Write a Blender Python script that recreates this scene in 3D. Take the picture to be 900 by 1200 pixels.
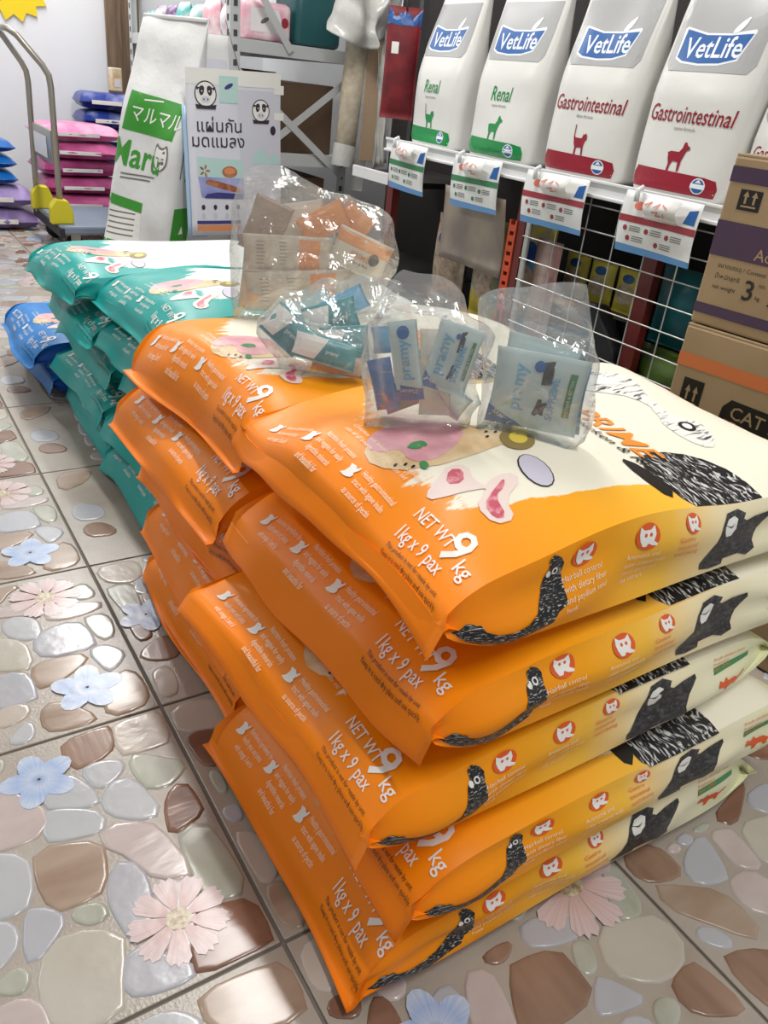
import bpy, bmesh, math, random
import numpy as np
from mathutils import Vector, Matrix, geometry
from math import sin, cos, pi, radians, sqrt

for _o in list(bpy.data.objects):
    bpy.data.objects.remove(_o, do_unlink=True)
SC = bpy.context.scene
COL = SC.collection

# ------------------------------------------------------------------ camera
TILE = 0.4
FPX = 935.0
YAW, PITCH, ROLL = 0.6095, 0.4901, 0.1129
CAM = np.array([-0.6405, -5.155, 2.0151]) * TILE


def cam_axes():
    f = np.array([sin(YAW) * cos(PITCH), cos(YAW) * cos(PITCH), -sin(PITCH)])
    r = np.array([cos(YAW), -sin(YAW), 0.0])
    u = np.cross(r, f)
    return (cos(ROLL) * r + sin(ROLL) * u, -sin(ROLL) * r + cos(ROLL) * u, f)


CR, CU, CF = cam_axes()
_cd = bpy.data.cameras.new('camera')
_cd.sensor_fit = 'VERTICAL'
_cd.sensor_height = 24.0
_cd.sensor_width = 18.0
_cd.lens = FPX / 1200.0 * 24.0
_cd.clip_start = 0.02
_cam = bpy.data.objects.new('camera', _cd)
COL.objects.link(_cam)
_m = Matrix.Identity(4)
for _i in range(3):
    _m[_i][0], _m[_i][1], _m[_i][2], _m[_i][3] = CR[_i], CU[_i], -CF[_i], CAM[_i]
_cam.matrix_world = _m
SC.camera = _cam


def at(px, py, axis=2, val=0.0):
    """point on the plane axis=val (metres) seen at a pixel of the 900x1200 photograph"""
    d = CF + CR * (px - 450) / FPX + CU * (600 - py) / FPX
    k = (val - CAM[axis]) / d[axis]
    return CAM + k * d


# ------------------------------------------------------------------ world, lights, exposure
_w = bpy.data.worlds.new('world')
SC.world = _w
_w.use_nodes = True
_bg = _w.node_tree.nodes['Background']
_bg.inputs[0].default_value = (0.90, 0.95, 1.0, 1)
_bg.inputs[1].default_value = 0.30
SC.view_settings.view_transform = 'Standard'
SC.view_settings.look = 'None'
SC.view_settings.gamma = 1.0
SC.view_settings.use_curve_mapping = False
SC.view_settings.exposure = 0.0


def area(name, loc, sx, sy, watt, rot=(0, 0, 0), col=(1, 0.985, 0.96)):
    l = bpy.data.lights.new(name, 'AREA')
    l.shape = 'RECTANGLE'
    l.size, l.size_y = sx, sy
    l.energy = watt
    l.color = col
    o = bpy.data.objects.new(name, l)
    COL.objects.link(o)
    o.location = loc
    o.rotation_euler = rot
    return o


LAMPS = [(0.62, -0.10, 34.0), (0.62, 2.2, 44.0), (-1.5, -0.9, 4.0), (-1.5, 1.4, 24.0), (0.62, -2.6, 34.0), (-1.5, -3.2, 4.0)]
for _x, _y, _e in LAMPS:
    area('ceiling_lamp_light', (_x, _y, 2.535), 0.10, 1.20, _e)

# ------------------------------------------------------------------ materials
MATS = {}


def nt(m):
    return m.node_tree.nodes, m.node_tree.links


def srgb(r, g, b):
    def f(c):
        c /= 255.0
        return c / 12.92 if c <= 0.04045 else ((c + 0.055) / 1.055) ** 2.4
    return (f(r), f(g), f(b), 1.0)


def mat(name, col, rough=0.5, spec=0.5, metal=0.0, coat=0.0, var=0.0, vscale=8.0, bump=0.0, bscale=40.0, stretch=(1, 1, 1), col2=None, coords='Object', lo=0.35, hi=0.65, bdist=0.002, sheen=0):
    """procedural principled material: base colour mixed with a second one by noise, noise bump"""
    if name in MATS:
        return MATS[name]
    m = bpy.data.materials.new(name)
    m.use_nodes = True
    N, L = nt(m)
    b = N['Principled BSDF']
    b.inputs['Base Color'].default_value = col
    b.inputs['Roughness'].default_value = rough
    b.inputs['Specular IOR Level'].default_value = spec
    b.inputs['Metallic'].default_value = metal
    b.inputs['Coat Weight'].default_value = coat
    b.inputs['Coat Roughness'].default_value = 0.08
    tc = N.new('ShaderNodeTexCoord')
    mp = N.new('ShaderNodeMapping')
    mp.inputs['Scale'].default_value = stretch
    L.new(tc.outputs[coords], mp.inputs[0])
    if col2 is None:
        col2 = tuple(c * 0.8 for c in col[:3]) + (1,)
        if var == 0:
            var = 0.15
    n = N.new('ShaderNodeTexNoise')
    n.inputs['Scale'].default_value = vscale
    n.inputs['Detail'].default_value = 4
    L.new(mp.outputs[0], n.inputs['Vector'])
    mr = N.new('ShaderNodeMapRange')
    mr.inputs['From Min'].default_value = lo
    mr.inputs['From Max'].default_value = hi
    mr.inputs['To Max'].default_value = var if var else 1.0
    L.new(n.outputs['Fac'], mr.inputs['Value'])
    mx = N.new('ShaderNodeMix')
    mx.data_type = 'RGBA'
    mx.inputs['A'].default_value = col
    mx.inputs['B'].default_value = col2
    L.new(mr.outputs[0], mx.inputs['Factor'])
    L.new(mx.outputs['Result'], b.inputs['Base Color'])
    if bump:
        n2 = N.new('ShaderNodeTexNoise')
        n2.inputs['Scale'].default_value = bscale
        n2.inputs['Detail'].default_value = 3
        L.new(mp.outputs[0], n2.inputs['Vector'])
        bp = N.new('ShaderNodeBump')
        bp.inputs['Strength'].default_value = bump
        bp.inputs['Distance'].default_value = bdist
        L.new(n2.outputs['Fac'], bp.inputs['Height'])
        L.new(bp.outputs[0], b.inputs['Normal'])
    MATS[name] = m
    return m


# ------------------------------------------------------------------ object helpers
def link(name, verts, faces, mats, parent=None, smooth=False, uvs=None, midx=None, loc=None, rot=None, scale=None):
    me = bpy.data.meshes.new(name)
    me.from_pydata([tuple(map(float, v)) for v in verts], [], [tuple(map(int, f)) for f in faces])
    if not isinstance(mats, (list, tuple)):
        mats = [mats]
    for m in mats:
        me.materials.append(m)
    if midx is not None:
        me.polygons.foreach_set('material_index', np.asarray(midx, dtype=np.int32))
    if smooth:
        me.polygons.foreach_set('use_smooth', np.ones(len(me.polygons), dtype=bool))
    if uvs is not None:
        ul = me.uv_layers.new(name='UVMap')
        li = np.zeros(len(me.loops), dtype=np.int32)
        me.loops.foreach_get('vertex_index', li)
        ul.data.foreach_set('uv', np.asarray(uvs, dtype=np.float32)[li].ravel())
    me.update()
    o = bpy.data.objects.new(name, me)
    COL.objects.link(o)
    if parent is not None:
        o.parent = parent
    if loc is not None:
        o.location = loc
    if rot is not None:
        o.rotation_euler = rot
    if scale is not None:
        o.scale = scale
    return o


def tag(o, label, cat, group=None, kind=None):
    if label:
        o['label'] = label
    if cat:
        o['category'] = cat
    if group:
        o['group'] = group
    if kind:
        o['kind'] = kind
    return o


def struct(o):
    o['kind'] = 'structure'
    return o


def empty(name, loc=(0, 0, 0), rz=0.0):
    o = bpy.data.objects.new(name, None)
    o.empty_display_size = 0.05
    COL.objects.link(o)
    o.location = loc
    o.rotation_euler = (0, 0, rz)
    return o


def dup(o, parent=None, loc=None, rot=None):
    c = o.copy()
    COL.objects.link(c)
    c.parent = parent
    if loc is not None:
        c.location = loc
    if rot is not None:
        c.rotation_euler = rot
    for ch in o.children:
        dup(ch, c)
    return c


class MB:
    """collects shapes into one mesh"""

    def __init__(self):
        self.v, self.f, self.m = [], [], []

    def add(self, vs, fs, mi=0):
        n = len(self.v)
        self.v += [tuple(map(float, p)) for p in vs]
        self.f += [tuple(i + n for i in f) for f in fs]
        self.m += [mi] * len(fs)
        return self

    def box(self, x0, x1, y0, y1, z0, z1, mi=0, bev=0.0):
        if bev <= 0:
            vs = [(x, y, z) for x in (x0, x1) for y in (y0, y1) for z in (z0, z1)]
            fs = [(0, 1, 3, 2), (4, 6, 7, 5), (0, 4, 5, 1), (2, 3, 7, 6), (0, 2, 6, 4), (1, 5, 7, 3)]
            return self.add(vs, fs, mi)
        bm = bmesh.new()
        bmesh.ops.create_cube(bm, size=1.0)
        for v in bm.verts:
            v.co = Vector(((x0 + x1) / 2 + v.co.x * (x1 - x0), (y0 + y1) / 2 + v.co.y * (y1 - y0), (z0 + z1) / 2 + v.co.z * (z1 - z0)))
        bmesh.ops.bevel(bm, geom=list(bm.edges), offset=bev, segments=2, profile=0.5, affect='EDGES')
        bm.verts.index_update()
        self.add([v.co[:] for v in bm.verts], [[v.index for v in f.verts] for f in bm.faces], mi)
        bm.free()
        return self

    def tube(self, pts, r, n=10, mi=0, cap=True, closed=False):
        pts = [Vector(p) for p in pts]
        k = len(pts)
        rr = r if isinstance(r, (list, tuple)) else [r] * k
        vs, fs = [], []
        up = None
        for i, p in enumerate(pts):
            t = (pts[min(i + 1, k - 1)] - pts[max(i - 1, 0)])
            if t.length < 1e-9:
                t = Vector((0, 0, 1))
            t.normalize()
            if up is None:
                up = t.orthogonal().normalized()
            up = (up - t * up.dot(t))
            up = up.normalized() if up.length > 1e-6 else t.orthogonal().normalized()
            s = t.cross(up)
            for j in range(n):
                a = 2 * pi * j / n
                vs.append(p + (up * cos(a) + s * sin(a)) * rr[i])
        for i in range(k - 1):
            for j in range(n):
                fs.append((i * n + j, i * n + (j + 1) % n, (i + 1) * n + (j + 1) % n, (i + 1) * n + j))
        if cap:
            fs.append(tuple(range(n))[::-1])
            fs.append(tuple((k - 1) * n + j for j in range(n)))
        return self.add(vs, fs, mi)

    def prism(self, poly, z0, z1, mi=0, T=None):
        """extruded 2-D polygon in xy (T: 4x4 transform)"""
        n = len(poly)
        vs = [Vector((p[0], p[1], z0)) for p in poly] + [Vector((p[0], p[1], z1)) for p in poly]
        if T is not None:
            vs = [T @ v for v in vs]
        fs = [tuple(range(n))[::-1], tuple(range(n, 2 * n))] + [(i, (i + 1) % n, n + (i + 1) % n, n + i) for i in range(n)]
        return self.add(vs, fs, mi)

    def build(self, name, mats, parent=None, smooth=False, **k):
        return link(name, self.v, self.f, mats, parent, smooth, midx=self.m, **k)


# ------------------------------------------------------------------ flat print laid on a surface
_TX = {}


def text_tris(s, bold=0.0):
    key = (s, bold)
    if key not in _TX:
        c = bpy.data.curves.new('lettering', 'FONT')
        c.body = s
        c.size = 1.0
        c.resolution_u = 2
        c.offset = bold
        o = bpy.data.objects.new('lettering', c)
        me = o.to_mesh()
        me.calc_loop_triangles()
        v = np.array([p.co[:2] for p in me.vertices]).reshape(-1, 2)
        t = np.array([q.vertices[:] for q in me.loop_triangles], dtype=int).reshape(-1, 3)
        o.to_mesh_clear()
        bpy.data.objects.remove(o)
        bpy.data.curves.remove(c)
        _TX[key] = (v, t)
    v, t = _TX[key]
    return v.copy(), t.copy()


def smooth_poly(p, n=1):
    p = np.asarray(p, float)
    for _ in range(n):
        q = np.roll(p, -1, axis=0)
        p = np.stack([p * 0.75 + q * 0.25, p * 0.25 + q * 0.75], axis=1).reshape(-1, 2)
    return p


def ellipse(cx, cy, rx, ry, n=18, a=0.0):
    t = np.arange(n) * 2 * pi / n
    x, y = rx * np.cos(t), ry * np.sin(t)
    return np.stack([cx + x * cos(a) - y * sin(a), cy + x * sin(a) + y * cos(a)], 1)


class Print:
    """flat printed shapes in 2-D print coordinates (metres); each has a material slot and a layer"""

    def __init__(self):
        self.items = []
        self.part = 'print'

    def on(self, part):
        self.part = part
        return self

    def tri(self, v, t, mi, layer=1):
        self.items.append((np.asarray(v, float), np.asarray(t, int), mi, layer, self.part))
        return self

    def poly(self, p, mi, layer=1, sm=0):
        p = smooth_poly(p, sm) if sm else np.asarray(p, float)
        t = geometry.tessellate_polygon([[Vector((a, b, 0)) for a, b in p]])
        return self.tri(p, t, mi, layer)

    def rect(self, x0, y0, x1, y1, mi, layer=1):
        return self.poly([(x0, y0), (x1, y0), (x1, y1), (x0, y1)], mi, layer)

    def text(self, s, size, pos, mi, ang=0.0, layer=3, bold=0.0, align='l', sx=1.0, shear=0.0):
        v, t = text_tris(s, bold)
        if len(v) == 0:
            return self
        x0, x1 = v[:, 0].min(), v[:, 0].max()
        off = {'l': x0, 'c': (x0 + x1) / 2, 'r': x1}[align]
        v[:, 0] = (v[:, 0] - off) * sx + v[:, 1] * shear
        v *= size
        c, sn = cos(ang), sin(ang)
        return self.tri(np.stack([pos[0] + v[:, 0] * c - v[:, 1] * sn, pos[1] + v[:, 0] * sn + v[:, 1] * c], 1), t, mi, layer)

    def lines(self, rows, size, pos, mi, ang=0.0, lead=1.25, **k):
        """text block, pos is the start of the first line, rows go downwards"""
        for i, s in enumerate(rows):
            d = i * size * lead
            self.text(s, size, (pos[0] + sin(ang) * d, pos[1] - cos(ang) * d), mi, ang, **k)
        return self

    def xf(self, fn):
        q = Print()
        q.items = [(fn(v), t, mi, l, n) for v, t, mi, l, n in self.items]
        return q

    def build_parts(self, surf, mats, parent, **k):
        """one object for each named part; lettering and scattered marks are kind stuff"""
        for n in dict.fromkeys(i[4] for i in self.items):
            q = Print()
            q.items = [i for i in self.items if i[4] == n]
            o = q.build(n, surf, mats, parent, **k)
            if o is not None and (n.endswith('lettering') or n.endswith('marks') or n.endswith('picture')):
                o['kind'] = 'stuff'

    def build(self, name, surf, mats, parent, maxlen=0.02, off=0.0006):
        """surf(P[n,2]) -> positions[n,3], normals[n,3]"""
        V, F, M, U = [], [], [], []
        base = 0
        for v, t, mi, layer, _n in self.items:
            v = list(map(tuple, v))
            tris = [tuple(q) for q in t]
            cache = {}
            out = []
            stack = tris
            guard = 0
            while stack and guard < 20000:
                guard += 1
                a, b, c = stack.pop()
                pa, pb, pc = v[a], v[b], v[c]
                ls = [((pa[0] - pb[0]) ** 2 + (pa[1] - pb[1]) ** 2, a, b, c), ((pb[0] - pc[0]) ** 2 + (pb[1] - pc[1]) ** 2, b, c, a), ((pc[0] - pa[0]) ** 2 + (pc[1] - pa[1]) ** 2, c, a, b)]
                l, i, j, k = max(ls)
                if l > maxlen * maxlen:
                    e = (min(i, j), max(i, j))
                    if e not in cache:
                        cache[e] = len(v)
                        v.append(((v[i][0] + v[j][0]) / 2, (v[i][1] + v[j][1]) / 2))
                    m = cache[e]
                    stack += [(i, m, k), (m, j, k)]
                else:
                    out.append((a, b, c))
            va = np.array(v)
            P, Nn = surf(va)
            V.append(P + Nn * (off * (0.6 + 0.4 * layer)))
            U.append(va)
            F += [(a + base, b + base, c + base) for a, b, c in out]
            M += [mi] * len(out)
            base += len(v)
        if not V:
            return None
        V = np.concatenate(V)
        U = np.concatenate(U)
        return link(name, V, F, mats, parent, smooth=False, uvs=U, midx=M)


def plane_surf(o, ex, ey):
    o, ex, ey = (np.array(q, float) for q in (o, ex, ey))
    n = np.cross(ex, ey)
    n /= np.linalg.norm(n)

    def s(p):
        return o + p[:, :1] * ex + p[:, 1:2] * ey, np.repeat(n[None], len(p), 0)
    return s


def fd_surf(fn, h=1e-3, flip=1.0):
    """positions and normals of a vectorised fn(u, v) -> [n,3]"""
    def s(p):
        u, v = p[:, 0], p[:, 1]
        P = fn(u, v)
        a = fn(u + h, v) - fn(u - h, v)
        b = fn(u, v + h) - fn(u, v - h)
        n = np.cross(a, b)
        n /= np.maximum(np.linalg.norm(n, axis=1, keepdims=True), 1e-12)
        return P, n * flip
    return s


class Waves:
    """smooth pseudo-random field of two variables"""

    def __init__(self, seed, n=7, f0=6.0, f1=30.0):
        r = np.random.RandomState(seed)
        a = r.uniform(0, 2 * pi, n)
        f = np.exp(r.uniform(math.log(f0), math.log(f1), n))
        self.kx, self.ky, self.p = f * np.cos(a), f * np.sin(a), r.uniform(0, 2 * pi, n)
        self.w = (f0 / f) ** 0.7
        self.w /= np.sqrt((self.w ** 2).sum() / 2)

    def __call__(self, x, y):
        x, y = np.asarray(x, float), np.asarray(y, float)
        return sum(w * np.sin(kx * x + ky * y + p) for w, kx, ky, p in zip(self.w, self.kx, self.ky, self.p))

    def ridge(self, x, y):
        return sum(w * (1 - 2 * np.abs(np.sin((kx * x + ky * y + p) / 2))) for w, kx, ky, p in zip(self.w, self.kx, self.ky, self.p))


def grid_faces(nu, nv, base=0, flip=False):
    i, j = np.meshgrid(np.arange(nu - 1), np.arange(nv - 1), indexing='ij')
    a = (base + i * nv + j).ravel()
    q = np.stack([a, a + nv, a + nv + 1, a + 1], 1)
    return (q[:, ::-1] if flip else q).tolist()
# ------------------------------------------------------------------ room shell
M_wall = mat('wall_paint', srgb(236, 238, 240), 0.6, var=0.1, vscale=2.0, bump=0.05, bscale=60)
M_ceil = mat('ceiling_paint', srgb(235, 235, 232), 0.8, var=0.05)
M_fix = mat('lamp_housing', srgb(235, 235, 235), 0.5)


def struct_box(name, x0, x1, y0, y1, z0, z1, m):
    return struct(MB().box(x0, x1, y0, y1, z0, z1).build(name, m))


WX, WY = 2.05, 3.06   # right wall, back wall
struct_box('wall_back', -3.2, WX + 0.1, WY, WY + 0.1, -0.02, 2.6, M_wall)
struct_box('wall_right', WX, WX + 0.1, -4.0, WY, -0.02, 2.6, M_wall)
struct_box('ceiling', -3.2, WX + 0.1, -4.0, WY + 0.1, 2.6, 2.7, M_ceil)
for _x, _y, _e in LAMPS:
    _r = empty('ceiling_lamp', (_x, _y, 2.6))
    MB().box(-0.09, 0.09, -0.63, 0.63, -0.045, 0, bev=0.006).build('lamp_housing', M_fix, _r)
    for _s in (-1, 1):
        MB().box(-0.05, 0.05, _s * 0.625 - 0.012, _s * 0.625 + 0.012, -0.07, -0.045).build('lamp_holder', M_fix, _r)
    tag(_r, 'white ceiling batten fitting with a long tube lamp', 'ceiling lamp', 'ceiling lamps')

# ------------------------------------------------------------------ floor: printed pebble tiles
M_grout = mat('grout', srgb(118, 112, 104), 0.8, var=0.3, vscale=40)
M_bed = mat('tile_bed', srgb(170, 163, 152), 0.27, spec=0.5, col2=srgb(154, 142, 130), vscale=9, bump=0.35, bscale=260, lo=0.3, hi=0.75, bdist=0.0012)


def stone_mat(name, a, b, vs=18, st=(1, 1, 1)):
    a, b = (tuple(q * 0.86 for q in c[:3]) + (1,) for c in (a, b))
    return mat(name, a, 0.20, spec=0.45, col2=b, vscale=vs, bump=0.30, bscale=30, lo=0.3, hi=0.7, stretch=st, bdist=0.003)


STONE = {
    'b': stone_mat('stone_brown', srgb(164, 134, 114), srgb(132, 102, 84), 26, (1, 0.2, 1)),
    'B': stone_mat('stone_russet', srgb(152, 114, 94), srgb(118, 84, 68), 22, (0.25, 1, 1)),
    't': stone_mat('stone_tan', srgb(184, 164, 146), srgb(156, 132, 112), 24, (0.3, 1, 1)),
    'e': stone_mat('stone_beige', srgb(200, 190, 178), srgb(188, 176, 164), 10),
    'c': stone_mat('stone_cream', srgb(198, 194, 182), srgb(188, 180, 166), 8),
    'w': stone_mat('stone_white', srgb(194, 196, 197), srgb(184, 186, 190), 8),
    'l': stone_mat('stone_lilac', srgb(188, 188, 194), srgb(178, 178, 184), 9),
    'g': stone_mat('stone_green', srgb(190, 191, 178), srgb(166, 168, 150), 30, (1, 0.4, 1)),
    'p': stone_mat('stone_pink', srgb(204, 192, 187), srgb(190, 174, 170), 26, (0.5, 1, 1)),
}


def petal_mat(name, stops, lines):
    """petals printed on the tile: colour runs outwards from the flower's centre (UV), thin veins"""
    m = bpy.data.materials.new(name)
    m.use_nodes = True
    N, L = nt(m)
    b = N['Principled BSDF']
    b.inputs['Roughness'].default_value = 0.26
    b.inputs['Specular IOR Level'].default_value = 0.45
    tc = N.new('ShaderNodeTexCoord')
    ln = N.new('ShaderNodeVectorMath')
    ln.operation = 'LENGTH'
    L.new(tc.outputs['UV'], ln.inputs[0])
    rp = N.new('ShaderNodeValToRGB')
    rp.color_ramp.elements[0].position, rp.color_ramp.elements[0].color = stops[0]
    rp.color_ramp.elements[1].position, rp.color_ramp.elements[1].color = stops[-1]
    for p, c in stops[1:-1]:
        rp.color_ramp.elements.new(p).color = c
    L.new(ln.outputs['Value'], rp.inputs[0])
    gr = N.new('ShaderNodeTexGradient')
    gr.gradient_type = 'RADIAL'
    L.new(tc.outputs['UV'], gr.inputs[0])
    mu = N.new('ShaderNodeMath')
    mu.operation = 'MULTIPLY'
    mu.inputs[1].default_value = lines
    L.new(gr.outputs['Fac'], mu.inputs[0])
    nz = N.new('ShaderNodeTexNoise')
    nz.noise_dimensions = '1D'
    nz.inputs['Scale'].default_value = 1.0
    L.new(mu.outputs[0], nz.inputs['W'])
    mr = N.new('ShaderNodeMapRange')
    mr.inputs['From Min'].default_value = 0.4
    mr.inputs['From Max'].default_value = 0.7
    mr.inputs['To Max'].default_value = 0.35
    L.new(nz.outputs['Fac'], mr.inputs['Value'])
    mx = N.new('ShaderNodeMix')
    mx.data_type = 'RGBA'
    mx.inputs['B'].default_value = stops[0][1]
    L.new(mr.outputs[0], mx.inputs['Factor'])
    L.new(rp.outputs[0], mx.inputs['A'])
    L.new(mx.outputs['Result'], b.inputs['Base Color'])
    nb = N.new('ShaderNodeTexNoise')
    nb.inputs['Scale'].default_value = 40
    L.new(tc.outputs['Object'], nb.inputs['Vector'])
    bp = N.new('ShaderNodeBump')
    bp.inputs['Strength'].default_value = 0.3
    bp.inputs['Distance'].default_value = 0.002
    L.new(nb.outputs['Fac'], bp.inputs['Height'])
    L.new(bp.outputs[0], b.inputs['Normal'])
    return m


M_petal_blue = petal_mat('petal_blue', [(0.0, srgb(128, 148, 188)), (0.3, srgb(182, 194, 214)), (0.65, srgb(158, 178, 212)), (1.0, srgb(186, 198, 216))], 60)
M_petal_pink = petal_mat('petal_pink', [(0.0, srgb(176, 138, 132)), (0.35, srgb(196, 166, 162)), (0.7, srgb(202, 182, 180)), (1.0, srgb(204, 188, 188))], 90)
M_pollen = mat('flower_centre', srgb(150, 128, 92), 0.3, col2=srgb(206, 196, 170), vscale=180)

CROP = {1: (0, 820, .2), 2: (100, 820, .2), 3: (0, 980, .2), 4: (150, 980, .23333), 5: (440, 1000, .22222), 6: (600, 960, .2), 7: (740, 880, .26667), 8: (0, 640, .22222), 9: (100, 980, .33333), 0: (0, 0, 1.0)}
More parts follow.
